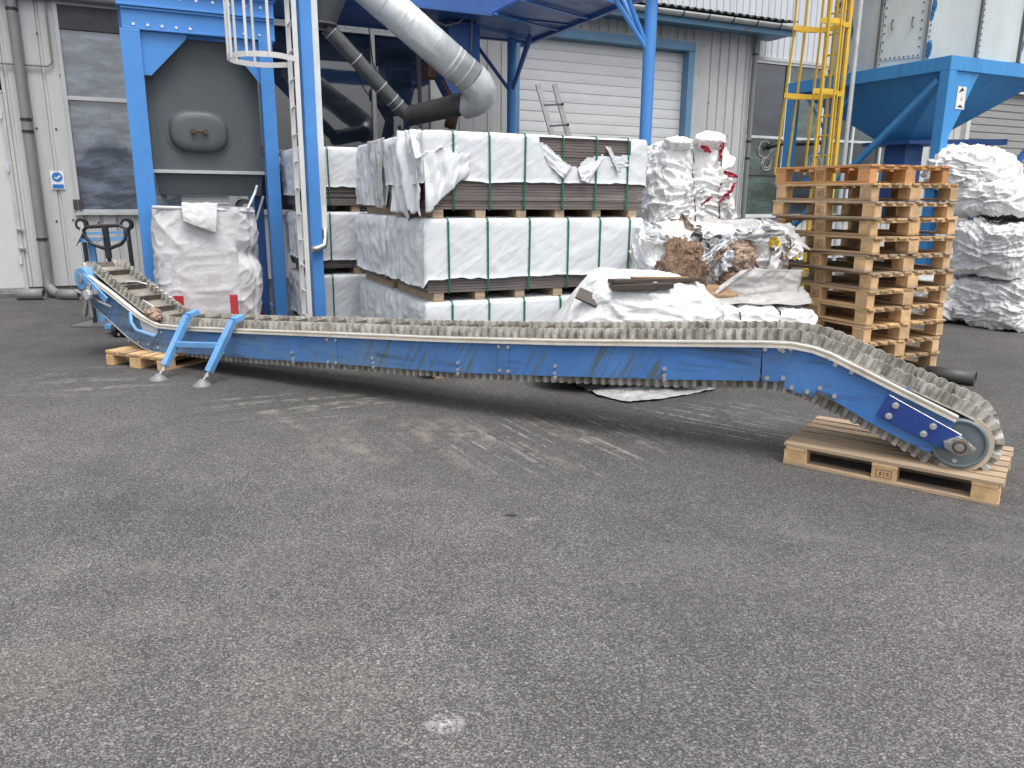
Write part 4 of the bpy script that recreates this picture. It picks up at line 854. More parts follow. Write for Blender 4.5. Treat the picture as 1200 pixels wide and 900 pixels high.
# near pallet: corner front-left and front-right from the photo
a = WORLD.z(917, 543); b_ = WORLD.z(1167, 594); ang = math.degrees(math.atan2(b_.y-a.y, b_.x-a.x))
p1, ptop_z = make_pallet([.09]*7, wmat='wood_weathered', jit=.008); put(p1, (a.x, a.y), ang, 'weathered wooden pallet under the right end of the conveyor', 'pallets under the conveyor')
a = WORLD.z(125, 427); b_ = WORLD.z(193, 436); ang2 = math.degrees(math.atan2(b_.y-a.y, b_.x-a.x))+90
dv = (b_-a).normalized(); p2, _ = make_pallet([.145, .1, .145, .1, .145]); put(p2, (b_.x, b_.y), ang2, 'wooden pallet under the left end of the conveyor', 'pallets under the conveyor')
# stack of twelve pallets
orient = 24
base = WORLD.z(1083, 431); cR = V3((base.x+.16, base.y+.04, 0))
st_names = ['bottom', 'second from bottom', 'third from bottom', 'fourth from bottom', 'fifth from bottom', 'sixth from bottom', 'sixth from top', 'fifth from top', 'fourth from top', 'third from top', 'second from top', 'topmost orange']
SL, SD = 1.3, 1.12
proto = [make_pallet([.145, .1, .145, .1, .145, .1, .145], .098, L=SL, D=SD, jit=.02)[0], make_pallet([.1]*8, .098, L=SL, D=SD, jit=.025, wmat='wood_weathered')[0], make_pallet([.13]*7, .098, L=SL, D=SD, jit=.02)[0], make_pallet([.09]*9, .098, 'wood', 'wood_end', L=SL, D=SD, jit=.03)[0]]
pitch = .1665; usedp = set()
for k in range(12):
    lb = '%s wooden pallet of the tall stack in front of the yellow ladder' % st_names[k]
    i = random.choice((0, 1, 2, 3)) if k < 11 else 4
    if i == 4: r_ = make_pallet([.13]*6, .106, 'wood_orange', 'wood_orange', L=SL-.08, D=SD)[0]
    elif i not in usedp: r_ = proto[i]; usedp.add(i)
    else: r_ = copy_tree(proto[i])
    ang = orient-90+random.uniform(-2.5, 2.5)     # pallet x axis (long side) points towards the camera
    ld = V3((math.cos(R(ang)), math.sin(R(ang)), 0)); wd = V3((-math.sin(R(ang)), math.cos(R(ang)), 0))
    off = V3((random.uniform(-.04, .04), random.uniform(-.04, .04), 0))
    if k == 11: off += V3((.02, .1, 0))
    if k == 10: off += V3((-.05, 0, 0))
    o_ = cR-ld*SL-wd*SD+off                                       # near right corner of the stack sits at cR
    put(r_, (o_.x, o_.y), ang, lb, 'stacked pallets', k*pitch, (random.uniform(-.5, .5), random.uniform(-.4, .4)))
for i in range(4):
    if i not in usedp:
        for ch in list(proto[i].children_recursive): bpy.data.objects.remove(ch)
        bpy.data.objects.remove(proto[i])
# paper labels stuck in stack are left out; black pipe on the ground
a = WORLD.z(1085, 436, .065); b_ = WORLD.z(1143, 444, .065); o = MB().tube([(0, 0, .065), (b_.x-a.x, b_.y-a.y, .065)], .062, 20, cap=False).build('black_pipe', 'plastic_black', None, smooth=True, solid=.01); o.location = (a.x, a.y, 0); tag(o, 'black plastic pipe lying on the asphalt right of the pallet stack', 'pipe')

# ================================================================== SILO
S0_, S1_, T0_, T1_ = 10.2, 13.3, 7.71, 10.75
ZB0, ZB1 = 3.43, 3.615
si = thing('silo', 'grey many-sided silo with peeling blue paint on a blue square frame and hopper', 'silo', ((S0_+S1_)/2, (T0_+T1_)/2, 0), BLD)
for (x0, x1, y0, y1) in ((S0_, S1_, T0_, T0_+.14), (S0_, S1_, T1_-.14, T1_), (S0_, S0_+.14, T0_+.142, T1_-.142), (S1_-.14, S1_, T0_+.142, T1_-.142)):
    MB().box(x0, x1, y0, y1, ZB0, ZB1).build('ring_beam', 'silo_blue', si, bevel=.004)
cs_, ct_ = (S0_+S1_)/2, (T0_+T1_)/2
hp = MB(); zo = 2.6; ow = .26
hs_ = 11.35; he_ = 12.45
tp_ = [(S0_+.14, T0_+.14, ZB0+.02), (he_, T0_+.14, ZB0+.02), (he_, T1_-.14, ZB0+.02), (S0_+.14, T1_-.14, ZB0+.02)]
bt_ = [(hs_-ow, ct_-ow, zo), (hs_+ow, ct_-ow, zo), (hs_+ow, ct_+ow, zo), (hs_-ow, ct_+ow, zo)]
hp.add(tp_+bt_, [(i, (i+1) % 4, 4+(i+1) % 4, 4+i) for i in range(4)]).build('hopper', 'silo_blue', si, solid=.006)
MB().box(hs_-.45, hs_+.45, ct_-.45, ct_+.45, zo-.06, zo-.003).build('outlet_flange', 'blue_dark', si, bevel=.004)
MB().box(hs_-.2, hs_+.2, ct_-.2, ct_+.2, zo-1.3, zo-.063).build('outlet', 'blue_dark', si)
MB().bar((hs_-.1, ct_-.3, zo-.03), (hs_+1.3, ct_-.8, zo-.0), .16, .09).build('slide_gate', 'blue_dark', si)
MB().box(he_+.003, S1_-.145, T0_+.145, T1_-.145, ZB0+.1, ZB0+.12).build('floor_plate', 'blue_dark', si)
for (x, y, ix, iy) in ((S0_, T0_, 1, 1), (S1_-.15, T0_, -1, 1), (S0_, T1_-.15, 1, -1), (S1_-.15, T1_-.15, -1, -1)):
    lg = MB().box(x, x+.15, y, y+.15, 0.012, ZB0-.002).build('leg', 'silo_blue', si, bevel=.005)
    MB().box(x-.08, x+.28, y-.08, y+.28, 0, .011).build('base_plate', 'silo_blue', lg)
    if iy == 1:
        xx = x+.15 if ix == 1 else x
        MB().prism([(xx, y+.03, ZB0-.003), (xx+ix*.5, y+.03, ZB0-.003), (xx, y+.03, ZB0-.95)], (0, .015, 0)).build('gusset', 'silo_blue', lg)
st_ = MB().box(S0_+.24, S0_+.42, T0_+.021, T0_+.027, 2.93, 3.23).build('sticker', 'paper', si)
MB().prism([(S0_+.26, T0_+.018, 3.15), (S0_+.33, T0_+.018, 3.22), (S0_+.37, T0_+.018, 3.18), (S0_+.3, T0_+.018, 3.16)], (0, .0025, 0)).prism([(S0_+.27, T0_+.018, 2.96), (S0_+.33, T0_+.018, 2.99), (S0_+.39, T0_+.018, 2.95)], (0, .0025, 0)).build('sticker_mark', 'black_paint', st_)
MB().prism([(S0_+.31, T0_+.018, 3.05), (S0_+.34, T0_+.018, 3.11), (S0_+.36, T0_+.018, 3.05)], (0, .0025, 0)).build('sticker_mark', 'yellow_paint', st_)
MB().bar((S0_+.1, T0_+.22, ZB0-.1), (S0_+.1, T1_-.22, 1.15), .09, .07).build('diagonal_brace', 'silo_blue', si)
MB().bar((S1_-.1, T0_+.1, ZB0-.1), (S0_+.6, T0_+.1, 1.0), .07, .07).build('diagonal_brace', 'blue_dark', si)
mm = S0_+.1; ym = T1_-.85
sd_ = MB().box(mm-.04, mm+.04, ym-.04, ym+.04, 1.95, ZB0-.002).build('hanger', 'silo_blue', si)
for dy in (-.55, .55): MB().bar((mm, ym, 2.75), (mm, ym+dy, ZB0-.01), .035, .035).build('hanger_strut', 'silo_blue', sd_)
mt_ = MB().disc((mm-.03, ym+.12, 2.25), (-1, 0, 0), .2, .05, 24).build('switch_disc', 'silo_blue', si); MB().box(mm-.05, mm+.1, ym-.1, ym+.35, 1.98, 2.04).build('switch_bracket', 'silo_blue', si)
q = MB()
for rr in (.15, .1, .05): q.tube([(mm-.085, ym+.12+rr*math.cos(a), 2.25+rr*math.sin(a)) for a in [2*math.pi*k/20 for k in range(20)]], .008, 5, closed=True)
q.build('guard', 'paper', mt_)
NS = 14; Rr = 1.5
rings_z = [3.62, 4.78, 5.95]
for zi in range(2):
    z0, z1 = rings_z[zi], rings_z[zi+1]
    for k in range(NS):
        a0, a1 = [2*math.pi*(k+j)/NS+R(8) for j in (0, 1)]; g_ = .012
        if not (math.pi*.7 < (a0+a1)/2 % (2*math.pi) < math.pi*2.05): pass
        pts = []
        P0 = V3((cs_+Rr*math.cos(a0), ct_+Rr*math.sin(a0), 0)); P1 = V3((cs_+Rr*math.cos(a1), ct_+Rr*math.sin(a1), 0)); dd_ = (P1-P0).normalized(); nn = V3((dd_.y, -dd_.x, 0))
        a_, b_ = P0+dd_*.01, P1-dd_*.01
        pn = MB().hexa([a_+V3((0, 0, z0+.01))-nn*.02, b_+V3((0, 0, z0+.01))-nn*.02, b_+V3((0, 0, z0+.01)), a_+V3((0, 0, z0+.01)), a_+V3((0, 0, z1-.02))-nn*.02, b_+V3((0, 0, z1-.02))-nn*.02, b_+V3((0, 0, z1-.02)), a_+V3((0, 0, z1-.02))]).build('panel', 'silo_panel', si)
        vis = nn.dot(V3((-5, -9, 0))) > 0
        q = MB(); q.bar(P0+V3((0, 0, z0))+nn*.012, P0+V3((0, 0, z1-.02))+nn*.012, .03, .05, nn); q.build('seam_strip', 'galv_dark', pn)
        if vis and zi == 0:
            q = MB()
            for j in range(14): q.disc(P0+V3((0, 0, z0+.05+j*.08))+nn*.0+dd_*.045, nn, .011, .012, 6)
            q.build('rivets', 'galv_dark', pn)['kind'] = 'stuff'
            if random.random() < .85:      # flakes of old blue paint along the seam
                q = MB()
                for j in random.sample(range(8), 4):
                    zc = z0+.1+j*.13+random.uniform(-.05, .05); xc = random.choice((-1, 1))*random.uniform(.04, .1); r_ = random.uniform(.02, .06)
                    poly = [P0+dd_*(abs(xc)+r_*.8*math.cos(t_)*(1+.7*nse(t_*4, j, k)))+V3((0, 0, zc+r_*2.2*math.sin(t_)*(1+.7*nse(t_*4+5, j, k))))+nn*.001 for t_ in [2*math.pi*i/12 for i in range(22)]]
                    q.prism(poly, nn*.0015)
                q.build('paint_flakes', 'silo_blue', pn)['kind'] = 'stuff'
    q = MB(); pr = [(cs_+(Rr+.025)*math.cos(2*math.pi*k/NS+R(8)), ct_+(Rr+.025)*math.sin(2*math.pi*k/NS+R(8)), z1-.01) for k in range(NS)]
    q.tube(pr, .025, 8, closed=True); q.build('ring_seam', 'galv_dark', si)
MB().tube([(cs_, ct_, 3.64), (cs_, ct_, 5.9)], 1.42, 28).build('inner_shell', 'silo_panel', si)
MB().tube([(cs_, ct_, 5.96), (cs_, ct_, 6.5)], [1.5, .2], NS).build('roof_cone', 'silo_panel', si)
# access plate with bolts on the left front panel
k = 8; best = None
for kk in range(NS):
    a_ = 2*math.pi*(kk+.5)/NS+R(8); P_ = BLD.world((cs_+Rr*math.cos(a_), ct_+Rr*math.sin(a_), 4.1)); q_ = (P_-V3((0, 0, CH))); uu = 600+CF*q_.dot(cx)/q_.dot(cf); nn = V3((math.cos(a_), math.sin(a_), 0))
    wn_ = BLD.e1*nn.x+BLD.e2*nn.y
    if wn_.dot(q_) < 0 and (best is None or abs(uu-1055) < best[0]): best = (abs(uu-1055), kk)
kk = best[1]; a0, a1 = [2*math.pi*(kk+j)/NS+R(8) for j in (0, 1)]
P0 = V3((cs_+Rr*math.cos(a0), ct_+Rr*math.sin(a0), 0)); P1 = V3((cs_+Rr*math.cos(a1), ct_+Rr*math.sin(a1), 0)); dd_ = (P1-P0).normalized(); nn = V3((dd_.y, -dd_.x, 0))
ap = MB().prism([P0+dd_*.05+V3((0, 0, 3.72))+nn*.001, P1-dd_*.05+V3((0, 0, 3.72))+nn*.001, P1-dd_*.05+V3((0, 0, 4.72))+nn*.001, P0+dd_*.05+V3((0, 0, 4.72))+nn*.001], nn*.012).build('access_plate', 'silo_panel', si)
wd_ = (P1-P0).length-.1
for j in range(9):
    for f in (.0, 1.0):
        MB().disc(P0+dd_*(.075+(wd_-.05)*j/8)+V3((0, 0, 3.745+.95*f))+nn*.012, nn, .013, .012, 6).build('bolt', 'galv_dark', ap)
        if 0 < j < 8: MB().disc(P0+dd_*(.075+(wd_-.05)*f)+V3((0, 0, 3.745+.95*j/8))+nn*.012, nn, .013, .012, 6).build('bolt', 'galv_dark', ap)
for f in (.25, .75): MB().tube([P0+dd_*(wd_*f+.05)+V3((0, 0, 4.15))+nn*.02, P0+dd_*(wd_*f+.05)+V3((0, 0, 4.15))+nn*.07, P0+dd_*(wd_*f+.05)+V3((0, 0, 4.27))+nn*.07, P0+dd_*(wd_*f+.05)+V3((0, 0, 4.27))+nn*.02], .01, 6).build('plate_handle', 'galv_dark', ap)
MB().tube([(S0_-.12, T0_+1.55, .01), (S0_-.12, T0_+1.55, 5.2)], .035, 10).build('conduit', 'galv', si); MB().tube([(S0_-.2, T0_+1.8, .01), (S0_-.2, T0_+1.8, 3.0)], .03, 10).build('conduit', 'galv', si)
# yellow caged ladder on the silo
yl = thing('yellow_ladder', 'tall yellow ladder with flared safety cage beside the silo', 'ladder', (9.5, 9.1, 0), BLD)
ys, yt = 9.5, 9.1
for t_ in (yt-.2, yt+.2): MB().box(ys-.03, ys+.03, t_-.02, t_+.02, .01, 7.2).build('stile', 'yellow_paint', yl)
z = .3
while z < 7.1: MB().tube([(ys, yt-.2, z), (ys, yt+.2, z)], .015, 8).build('rung', 'yellow_paint', yl); z += .29
def yr(z): return .34+max(0, (4.0-z))*.03
hoops = {}
for z in (BLD.y(945, 113, yt).z, BLD.y(975, 35, yt).z, 5.4, 6.4):
    r_ = yr(z); pts = [(ys, yt-.22)]+[(ys-r_*1.15-r_*math.cos(math.pi-a)*1.0, yt+r_*math.sin(a)) for a in [-math.pi*.72+2*math.pi*.72*k/28 for k in range(29)]]+[(ys, yt+.22)]
    m_ = len(pts); MB().add([(a, b_, z) for a, b_ in pts]+[(a, b_, z+.07) for a, b_ in pts], [(i, i+1, m_+i+1, m_+i) for i in range(m_-1)]).build('hoop', 'yellow_paint', yl, solid=.01); hoops[z] = pts
for k in (3, 7, 11, 15, 19, 23, 27):
    f = -math.pi*.72+2*math.pi*.72*(k-1)/28
    pts = []
    for z in (2.05, 3.0, 4.0, 6.9):
        r_ = yr(z)+.012; pts.append(V3((ys-r_*1.15-r_*math.cos(math.pi-f), yt+r_*math.sin(f), z)))
    q = MB()
    for a_, b_ in zip(pts[:-1], pts[1:]): q.bar(a_, b_, .032, .02, (1, 0, 0))
    q.build('cage_bar', 'yellow_paint', yl)

# aluminium ladder leaning on the rear pack
al = thing('aluminium_ladder', 'worn aluminium ladder sticking up behind the torn top pack', 'ladder', (5.0, 10.9, 0), BLD)
a = px(631, 98, 10.9); b_ = px(648, 160, 10.9); dv = (b_-a).normalized(); k_ = (0-a.z)/dv.z
for off, nm in ((-.01, 'stile'), (.27, 'stile')):
    A_ = a+V3((off, 0, .02 if off > 0 else 0)); MB().bar(A_, A_+dv*k_, .03, .085, (1, 0, 0)).build('stile', 'aluminium', al, bevel=.003)
for j in range(9):
    c_ = a+dv*(.32+j*.31); MB().bar(c_+V3((-.02, 0, 0)), c_+V3((.28, 0, .03)), .035, .03).build('rung', 'galv_dark', al); MB().disc(c_+V3((.285, -.04, .03)), (0, -1, 0), .02, .012, 10).build('rung_end', 'black_paint', al)

# ================================================================== CONVEYOR
def cp(u, v, y=0):
    p = CONV.y(u, v, y); return p.x, p.z
cv = thing('conveyor', 'long blue cranked belt conveyor lying across the yard on two pallets', 'conveyor', (2.0, .25, 0), CONV)
CW = .5
top_px = [(93, 318), (130, 345), (165, 373), (186, 384), (215, 387), (300, 391), (399, 395), (510, 400), (657, 404), (780, 405.5), (893, 406.5), (927, 408), (952, 413), (971, 420), (993, 431), (1020, 444.5), (1119, 494)]
bot_px = [(84, 332), (96.5, 346), (133, 379), (150, 395), (167, 407), (180, 412), (197, 413), (243, 416), (293, 420), (399, 427), (535, 437), (657, 441), (790, 445), (895, 446.5), (919, 447)]
top = [cp(*p) for p in top_px]; bot = [cp(*p) for p in bot_px]
def lerp_path(path, x):
    for (a, za), (b_, zb_) in zip(path[:-1], path[1:]):
        if a <= x <= b_: return za+(zb_-za)*(x-a)/(b_-a)
    return path[0][1] if x < path[0][0] else path[-1][1]
def seg(px0, px1):
    x0, x1 = cp(px0, 420)[0], cp(px1, 420)[0]
    tp = [(x0, lerp_path(top, x0))]+[p for p in top if x0 < p[0] < x1]+[(x1, lerp_path(top, x1))]
    bp_ = [(x0, lerp_path(bot, x0))]+[p for p in bot if x0 < p[0] < x1]+[(x1, lerp_path(bot, x1))]
    return bp_+tp[::-1]
def tri_prism(poly, y0, y1, name, mat, parent, bevel=.002):
    q = MB(); q.prism([(x, y0, z) for x, z in poly], (0, y1-y0, 0)); o = q.build(name, mat, parent, bevel=bevel); return o
right = [cp(*p) for p in [(893, 447.3), (919, 447.3), (919, 455), (935, 461), (952, 465.5), (959, 458.5), (1020, 496), (1089, 532), (1121, 494.5), (1020, 445), (993, 431.5), (971, 420.5), (952, 413.5), (927, 408.5), (893, 407)]]
left_arm = [cp(*p) for p in [(100, 350), (133, 379.5), (150, 395), (167, 407), (180, 412), (197, 413), (215, 413.6), (215, 387), (186, 384.5), (165, 374), (130, 346), (108, 330)]]
panels = [left_arm, seg(216, 261), seg(262, 382), seg(396, 583), seg(597, 892), right]
for pl_ in panels:
    tri_prism(pl_, 0, .006, 'side_panel', 'conveyor_paint', cv)
    tri_prism(pl_, CW, CW+.006, 'side_panel', 'conveyor_paint', cv)
for a, b_ in ((382, 396), (583, 597)):
    q = tri_prism(seg(a+.3, b_-.3), -.004, .008, 'joint_plate', 'conveyor_paint', cv)
    tri_prism(seg(a+.3, b_-.3), CW, CW+.01, 'joint_plate', 'conveyor_paint', cv)
# lower lip of the panels and the floor plate between them
def sweep(path, y0, y1, dz0, dz1, name, mat, x0=-9, x1=99):
    pts = [p for p in path if x0 <= p[0] <= x1]; q = MB(); n = len(pts); vs = []
    for i, (x, z) in enumerate(pts):
        a = pts[max(i-1, 0)]; b2 = pts[min(i+1, n-1)]; d_ = V3((b2[0]-a[0], 0, b2[1]-a[1])).normalized(); nn = V3((-d_.z, 0, d_.x))
        for (yy, dz) in ((y0, dz0), (y1, dz0), (y1, dz1), (y0, dz1)): vs.append(V3((x, yy, z))+nn*dz)
    fs2 = [(0, 1, 2, 3), tuple((n-1)*4+k for k in (3, 2, 1, 0))]
    for i in range(n-1):
        for k in range(4): fs2.append((i*4+k, (i+1)*4+k, (i+1)*4+(k+1) % 4, i*4+(k+1) % 4))
    return q.add(vs, fs2).build(name, mat, cv, smooth=False)
hx0 = cp(92, 317)[0]
tail_top = [(hx0, lerp_path(top, hx0))]+[p for p in top if p[0] > hx0]
for y0, s_ in ((-.03, 1), (CW-.01, 1)):
    sweep(tail_top, y0, y0+.046, .001, .014, 'rail', 'rail_white')
    sweep(tail_top, y0+.006, y0+.05, .0145, .028, 'skirt_strip', 'rail_cream')
    sweep(tail_top, y0+.002, y0+.044, .0285, .038, 'rail', 'rail_white')
# belt loop: top path, head pulley, return path, tail drum
hc_ = cp(1124, 518, .05); HR = .155
tc2 = cp(98, 326, .0); TR = .105
up = []
bl = .045
def offs(path, d_):
    out = []
    for i, (x, z) in enumerate(path):
        a = path[max(i-1, 0)]; b2 = path[min(i+1, len(path)-1)]; dx, dz = b2[0]-a[0], b2[1]-a[1]; l = math.hypot(dx, dz); out.append((x-dz/l*d_, z+dx/l*d_))
    return out
topb = offs(top, .03)[1:-1]
loop = []
loop += topb
a0 = math.radians(62)
ta = math.atan2(top[-1][1]-top[-2][1], top[-1][0]-top[-2][0])
for k in range(15): a = ta+math.pi/2-math.pi*(k/14)*1.0; loop.append((hc_[0]+HR*math.cos(a), hc_[1]+HR*math.sin(a)))
retb = [cp(p[0], p[1]+(3.5 if 200 < p[0] < 1000 else 0)) for p in [(1085, 529), (1020, 493), (962, 462), (925, 446), (893, 441), (790, 439.5), (657, 435), (535, 431), (399, 421), (293, 414), (243, 410), (197, 407), (180, 406), (165, 400), (150, 388), (133, 373)]]
loop += retb
ta2 = math.atan2(top[0][1]-top[1][1], top[0][0]-top[1][0])
for k in range(9): a = ta2+math.pi/2-math.pi*(k/8); loop.append((tc2[0]+TR*math.cos(a), tc2[1]+TR*math.sin(a)))
def resample(pl_, step):
    pts = [V3((x, 0, z)) for x, z in pl_]; pts.append(pts[0]); out = []; acc = 0
    tot = sum((b2-a).length for a, b2 in zip(pts[:-1], pts[1:])); n = int(tot/step); step = tot/n; i = 0; rem = 0
    cur = pts[0]; out.append(cur.copy()); need = step
    for a, b2 in zip(pts[:-1], pts[1:]):
        l = (b2-a).length; pos = 0
        while l-pos >= need: pos += need; out.append(a.lerp(b2, pos/l)); need = step
        need -= l-pos
    return out[:n], step
base_, _ = resample(loop, .05)
for it in range(2):     # smooth the corners a little
    n = len(base_); base_ = [(base_[i-1]+base_[i]*2+base_[(i+1) % n])/4 for i in range(n)]
LP, stp = resample([(p.x, p.z) for p in base_], .0066)
n = len(LP); NRM = []
for i in range(n):
    d_ = (LP[(i+3) % n]-LP[i-3]).normalized(); NRM.append(V3((-d_.z, 0, d_.x)))
y_a, y_b = .08, .42
q = MB(); idx = list(range(0, n, 5)); m_ = len(idx)
q.add([LP[i]+V3((0, yy, 0)) for i in idx for yy in (.05, .45)], [(2*k, 2*k+1, 2*((k+1) % m_)+1, 2*((k+1) % m_)) for k in range(m_)]); q.build('belt', 'belt_rubber', cv, smooth=True, solid=.01)
PER = 10; SH = .078; npit = n//PER
for yy in (y_a, y_b):
    q = MB(); vs = []
    for i in range(n):
        ph = i/PER*2*math.pi; wv = .021*max(-1, min(1, 3.2*math.sin(ph))); jit = 1+.05*nse(i*.03, yy*9)
        for hh, wf in ((.004, 1.0), (SH*.5, .96), (SH, 1.0)):
            vs.append(LP[i]+NRM[i]*hh*jit+V3((0, yy+wv*wf+.004*nse(i*.11, hh*20), 0)))
    q.add(vs, [(3*i+k, 3*((i+1) % n)+k, 3*((i+1) % n)+k+1, 3*i+k+1) for i in range(n) for k in (0, 1)])
    q.build('corrugated_sidewall', 'wall_rubber', cv, smooth=False, solid=.006)
cm = MB().box(-.008, .008, y_a+.03, y_b-.03, 0, .06).build('cleat', 'cleat_rubber', cv); base_mesh = cm.data
cstep = int(.235/stp); first = True
o0 = V3(cv['_o'])
for i in range(0, n, cstep):
    o = cm if first else cm.copy()
    if not first: col.objects.link(o)
    first = False
    d_ = NRM[i]; o.rotation_euler = (0, math.atan2(d_.x, d_.z), 0); o.location = LP[i]+NRM[i]*.004-o0
base_mesh.transform(Matrix.Translation(o0))
# head pulley with bearing plate
pul = MB().disc((hc_[0], .015, hc_[1]), (0, 1, 0), HR-.012, .46, 48).build('head_pulley', 'pulley_grey', cv, smooth=True, auto=40)
q = MB().tube([(hc_[0]+(HR-.018)*math.cos(a), .014, hc_[1]+(HR-.018)*math.sin(a)) for a in [2*math.pi*k/48 for k in range(48)]], .012, 8, closed=True); q.build('pulley_rim', 'pulley_grey', pul, smooth=True)
# crawling belt edge around the pulley
q = MB(); arc = [(hc_[0]+(HR+.004)*math.cos(a), hc_[1]+(HR+.004)*math.sin(a)) for a in [ta+math.pi/2-math.pi*1.05*k/24 for k in range(25)]]
for (xa, za), (xb, zb2) in zip(arc[:-1], arc[1:]): q.bar((xa, .025, za), (xb, .025, zb2), .03, .012, (0, 1, 0))
q.build('edge_strip', 'rail_cream', cv)
ux = V3((math.cos(ta), 0, math.sin(ta))); uz = V3((-math.sin(ta), 0, math.cos(ta))); H0 = V3((hc_[0], 0, hc_[1]))
def onp(a, b_, y): return H0+ux*a+uz*b_+V3((0, y, 0))
q = MB(); q.prism([onp(-.46, -.065, -.022), onp(-.06, -.065, -.022), onp(.0, -.05, -.022), onp(.0, .055, -.022), onp(-.46, .075, -.022)], (0, .014, 0)); bpz = q.build('bearing_plate', 'plate_blue', cv, bevel=.002)
MB().tube([onp(-.46, .077, -.018), onp(-.02, .057, -.018)], .0035, 6).build('weld_edge', 'steel', bpz)
for a, b_ in ((-.4, .04), (-.4, -.035), (-.17, .03), (-.19, -.035)):
    MB().disc(onp(a, b_, -.022), (0, -1, 0), .02, .006, 12).disc(onp(a, b_, -.028), (0, -1, 0), .013, .012, 6).build('bolt', 'bolt', bpz)
q = MB(); q.prism([onp(-.085, -.02, -.04), onp(-.06, -.05, -.04), onp(.03, -.055, -.04), onp(.085, .0, -.04), onp(.08, .03, -.04), onp(-.03, .055, -.04)], (0, .02, 0)); bh = q.build('bearing_housing', 'steel', cv, bevel=.006)
q = MB()
for r_, h_ in ((.05, .012), (.036, .022), (.024, .03), (.012, .035)): q.disc(onp(0, 0, -.04), (0, -1, 0), r_, h_, 20)
q.build('bearing', 'steel', bh); MB().tube([onp(.033*math.cos(a), .033*math.sin(a), -.064) for a in [2*math.pi*k/20 for k in range(20)]], .006, 6, closed=True).build('seal_ring', 'rust', bh)
for a, b_ in ((-.06, .0), (.06, .025), (-.035, .036), (.02, -.085)): MB().disc(onp(a, b_, -.04), (0, -1, 0), .013, .016, 6).build('bolt', 'bolt', bh)
# tail drum, take-up and gear
td = MB().disc((tc2[0], -.03, tc2[1]), (0, 1, 0), TR+.005, .12, 32).build('tail_drum', 'leg_blue', cv, smooth=True, auto=40)
MB().disc((tc2[0], -.045, tc2[1]), (0, 1, 0), TR*.4, .02, 16).build('drum_hub', 'steel', td)
MB().bar((*cp(97, 323, -.05)[:1], -.05, cp(97, 323, -.05)[1]), (cp(125, 352, -.05)[0], -.05, cp(125, 352, -.05)[1]), .02, .06, (0, 0, 1)).build('take_up_bar', 'leg_blue', cv)
def cpt(u, v, y): x, z = cp(u, v, y); return V3((x, y, z))
MB().tube([cpt(88, 340, -.06), cpt(131, 360, -.06)], .014, 8).build('take_up_screw', 'steel', cv)
q = MB().bar(cpt(105, 332, -.07), cpt(99, 370, -.07), .05, .03, (0, 1, 0)).bar(cpt(102, 336, -.09), cpt(108, 372, -.09), .03, .02, (0, 1, 0)).bar(cpt(97, 344, -.1), cpt(113, 342, -.1), .05, .04, (0, 1, 0)); q.build('tensioner', 'steel', cv, bevel=.004)
MB().disc(cpt(105, 345, -.1), (0, -1, 0), .05, .04, 8).build('tensioner_knob', 'trim_grey', cv)
MB().tube([cpt(153, 366, -.03), cpt(154, 378, -.05), cpt(160, 387, -.05), cpt(182, 394, -.05)], .018, 10).build('grab_handle', 'leg_blue', cv, smooth=True)
MB().prism([cpt(163, 374, -.012), cpt(168, 390, -.012), cpt(184, 392, -.012), cpt(185, 381, -.012)], (0, .01, 0)).build('guard_plate', 'trim_grey', cv)
q = MB(); q.tube([cpt(108, 357, -.012), cpt(133, 380, -.012), cpt(150, 395.5, -.012), cpt(167, 407.5, -.012), cpt(181, 412.5, -.012), cpt(197, 413.5, -.012)], .008, 6); q.build('edge_trim', 'steel', cv)
# bolts along the side panel
for u, v in ((897, 409), (914, 409), (918, 411), (927, 408.5), (973, 420), (979, 427), (998, 436), (899, 443), (918, 443), (928, 454), (946, 459), (961, 454.5), (978, 464), (384, 398), (394, 398.5), (385, 424), (394, 425), (585, 406), (596, 406.5), (586, 434), (596, 435), (343, 413), (344, 420), (344, 424), (437, 419.5), (437.5, 425), (438, 430), (537, 425), (537, 433), (537, 438), (651, 429), (650.5, 437), (651, 442), (779, 432), (779, 440), (779, 445), (262, 414), (140, 392), (152, 399), (163, 401), (175, 403), (186, 407), (160, 371), (190, 389)):
    MB().disc(cpt(u, v, -.001), (0, -1, 0), .014, .012, 8).build('bolt', 'bolt', cv)
for u, v in ((344, 425), (438, 431), (537, 439), (651, 443), (779, 446)): MB().box(*[f for f in ()] or (cpt(u, v, -.01).x-.012, cpt(u, v, -.01).x+.012, -.022, 0, cpt(u, v, -.01).z-.014, cpt(u, v, -.01).z+.012)).build('clip', 'steel', cv, bevel=.003)
# cross members under the belt
for k in range(9):
    x = .8+k*.72; zz = (lerp_path(top, x)+lerp_path(bot, x))/2; MB().box(x, x+.05, .008, CW-.002, zz-.03, zz+.03).build('cross_member', 'blue_dark', cv)
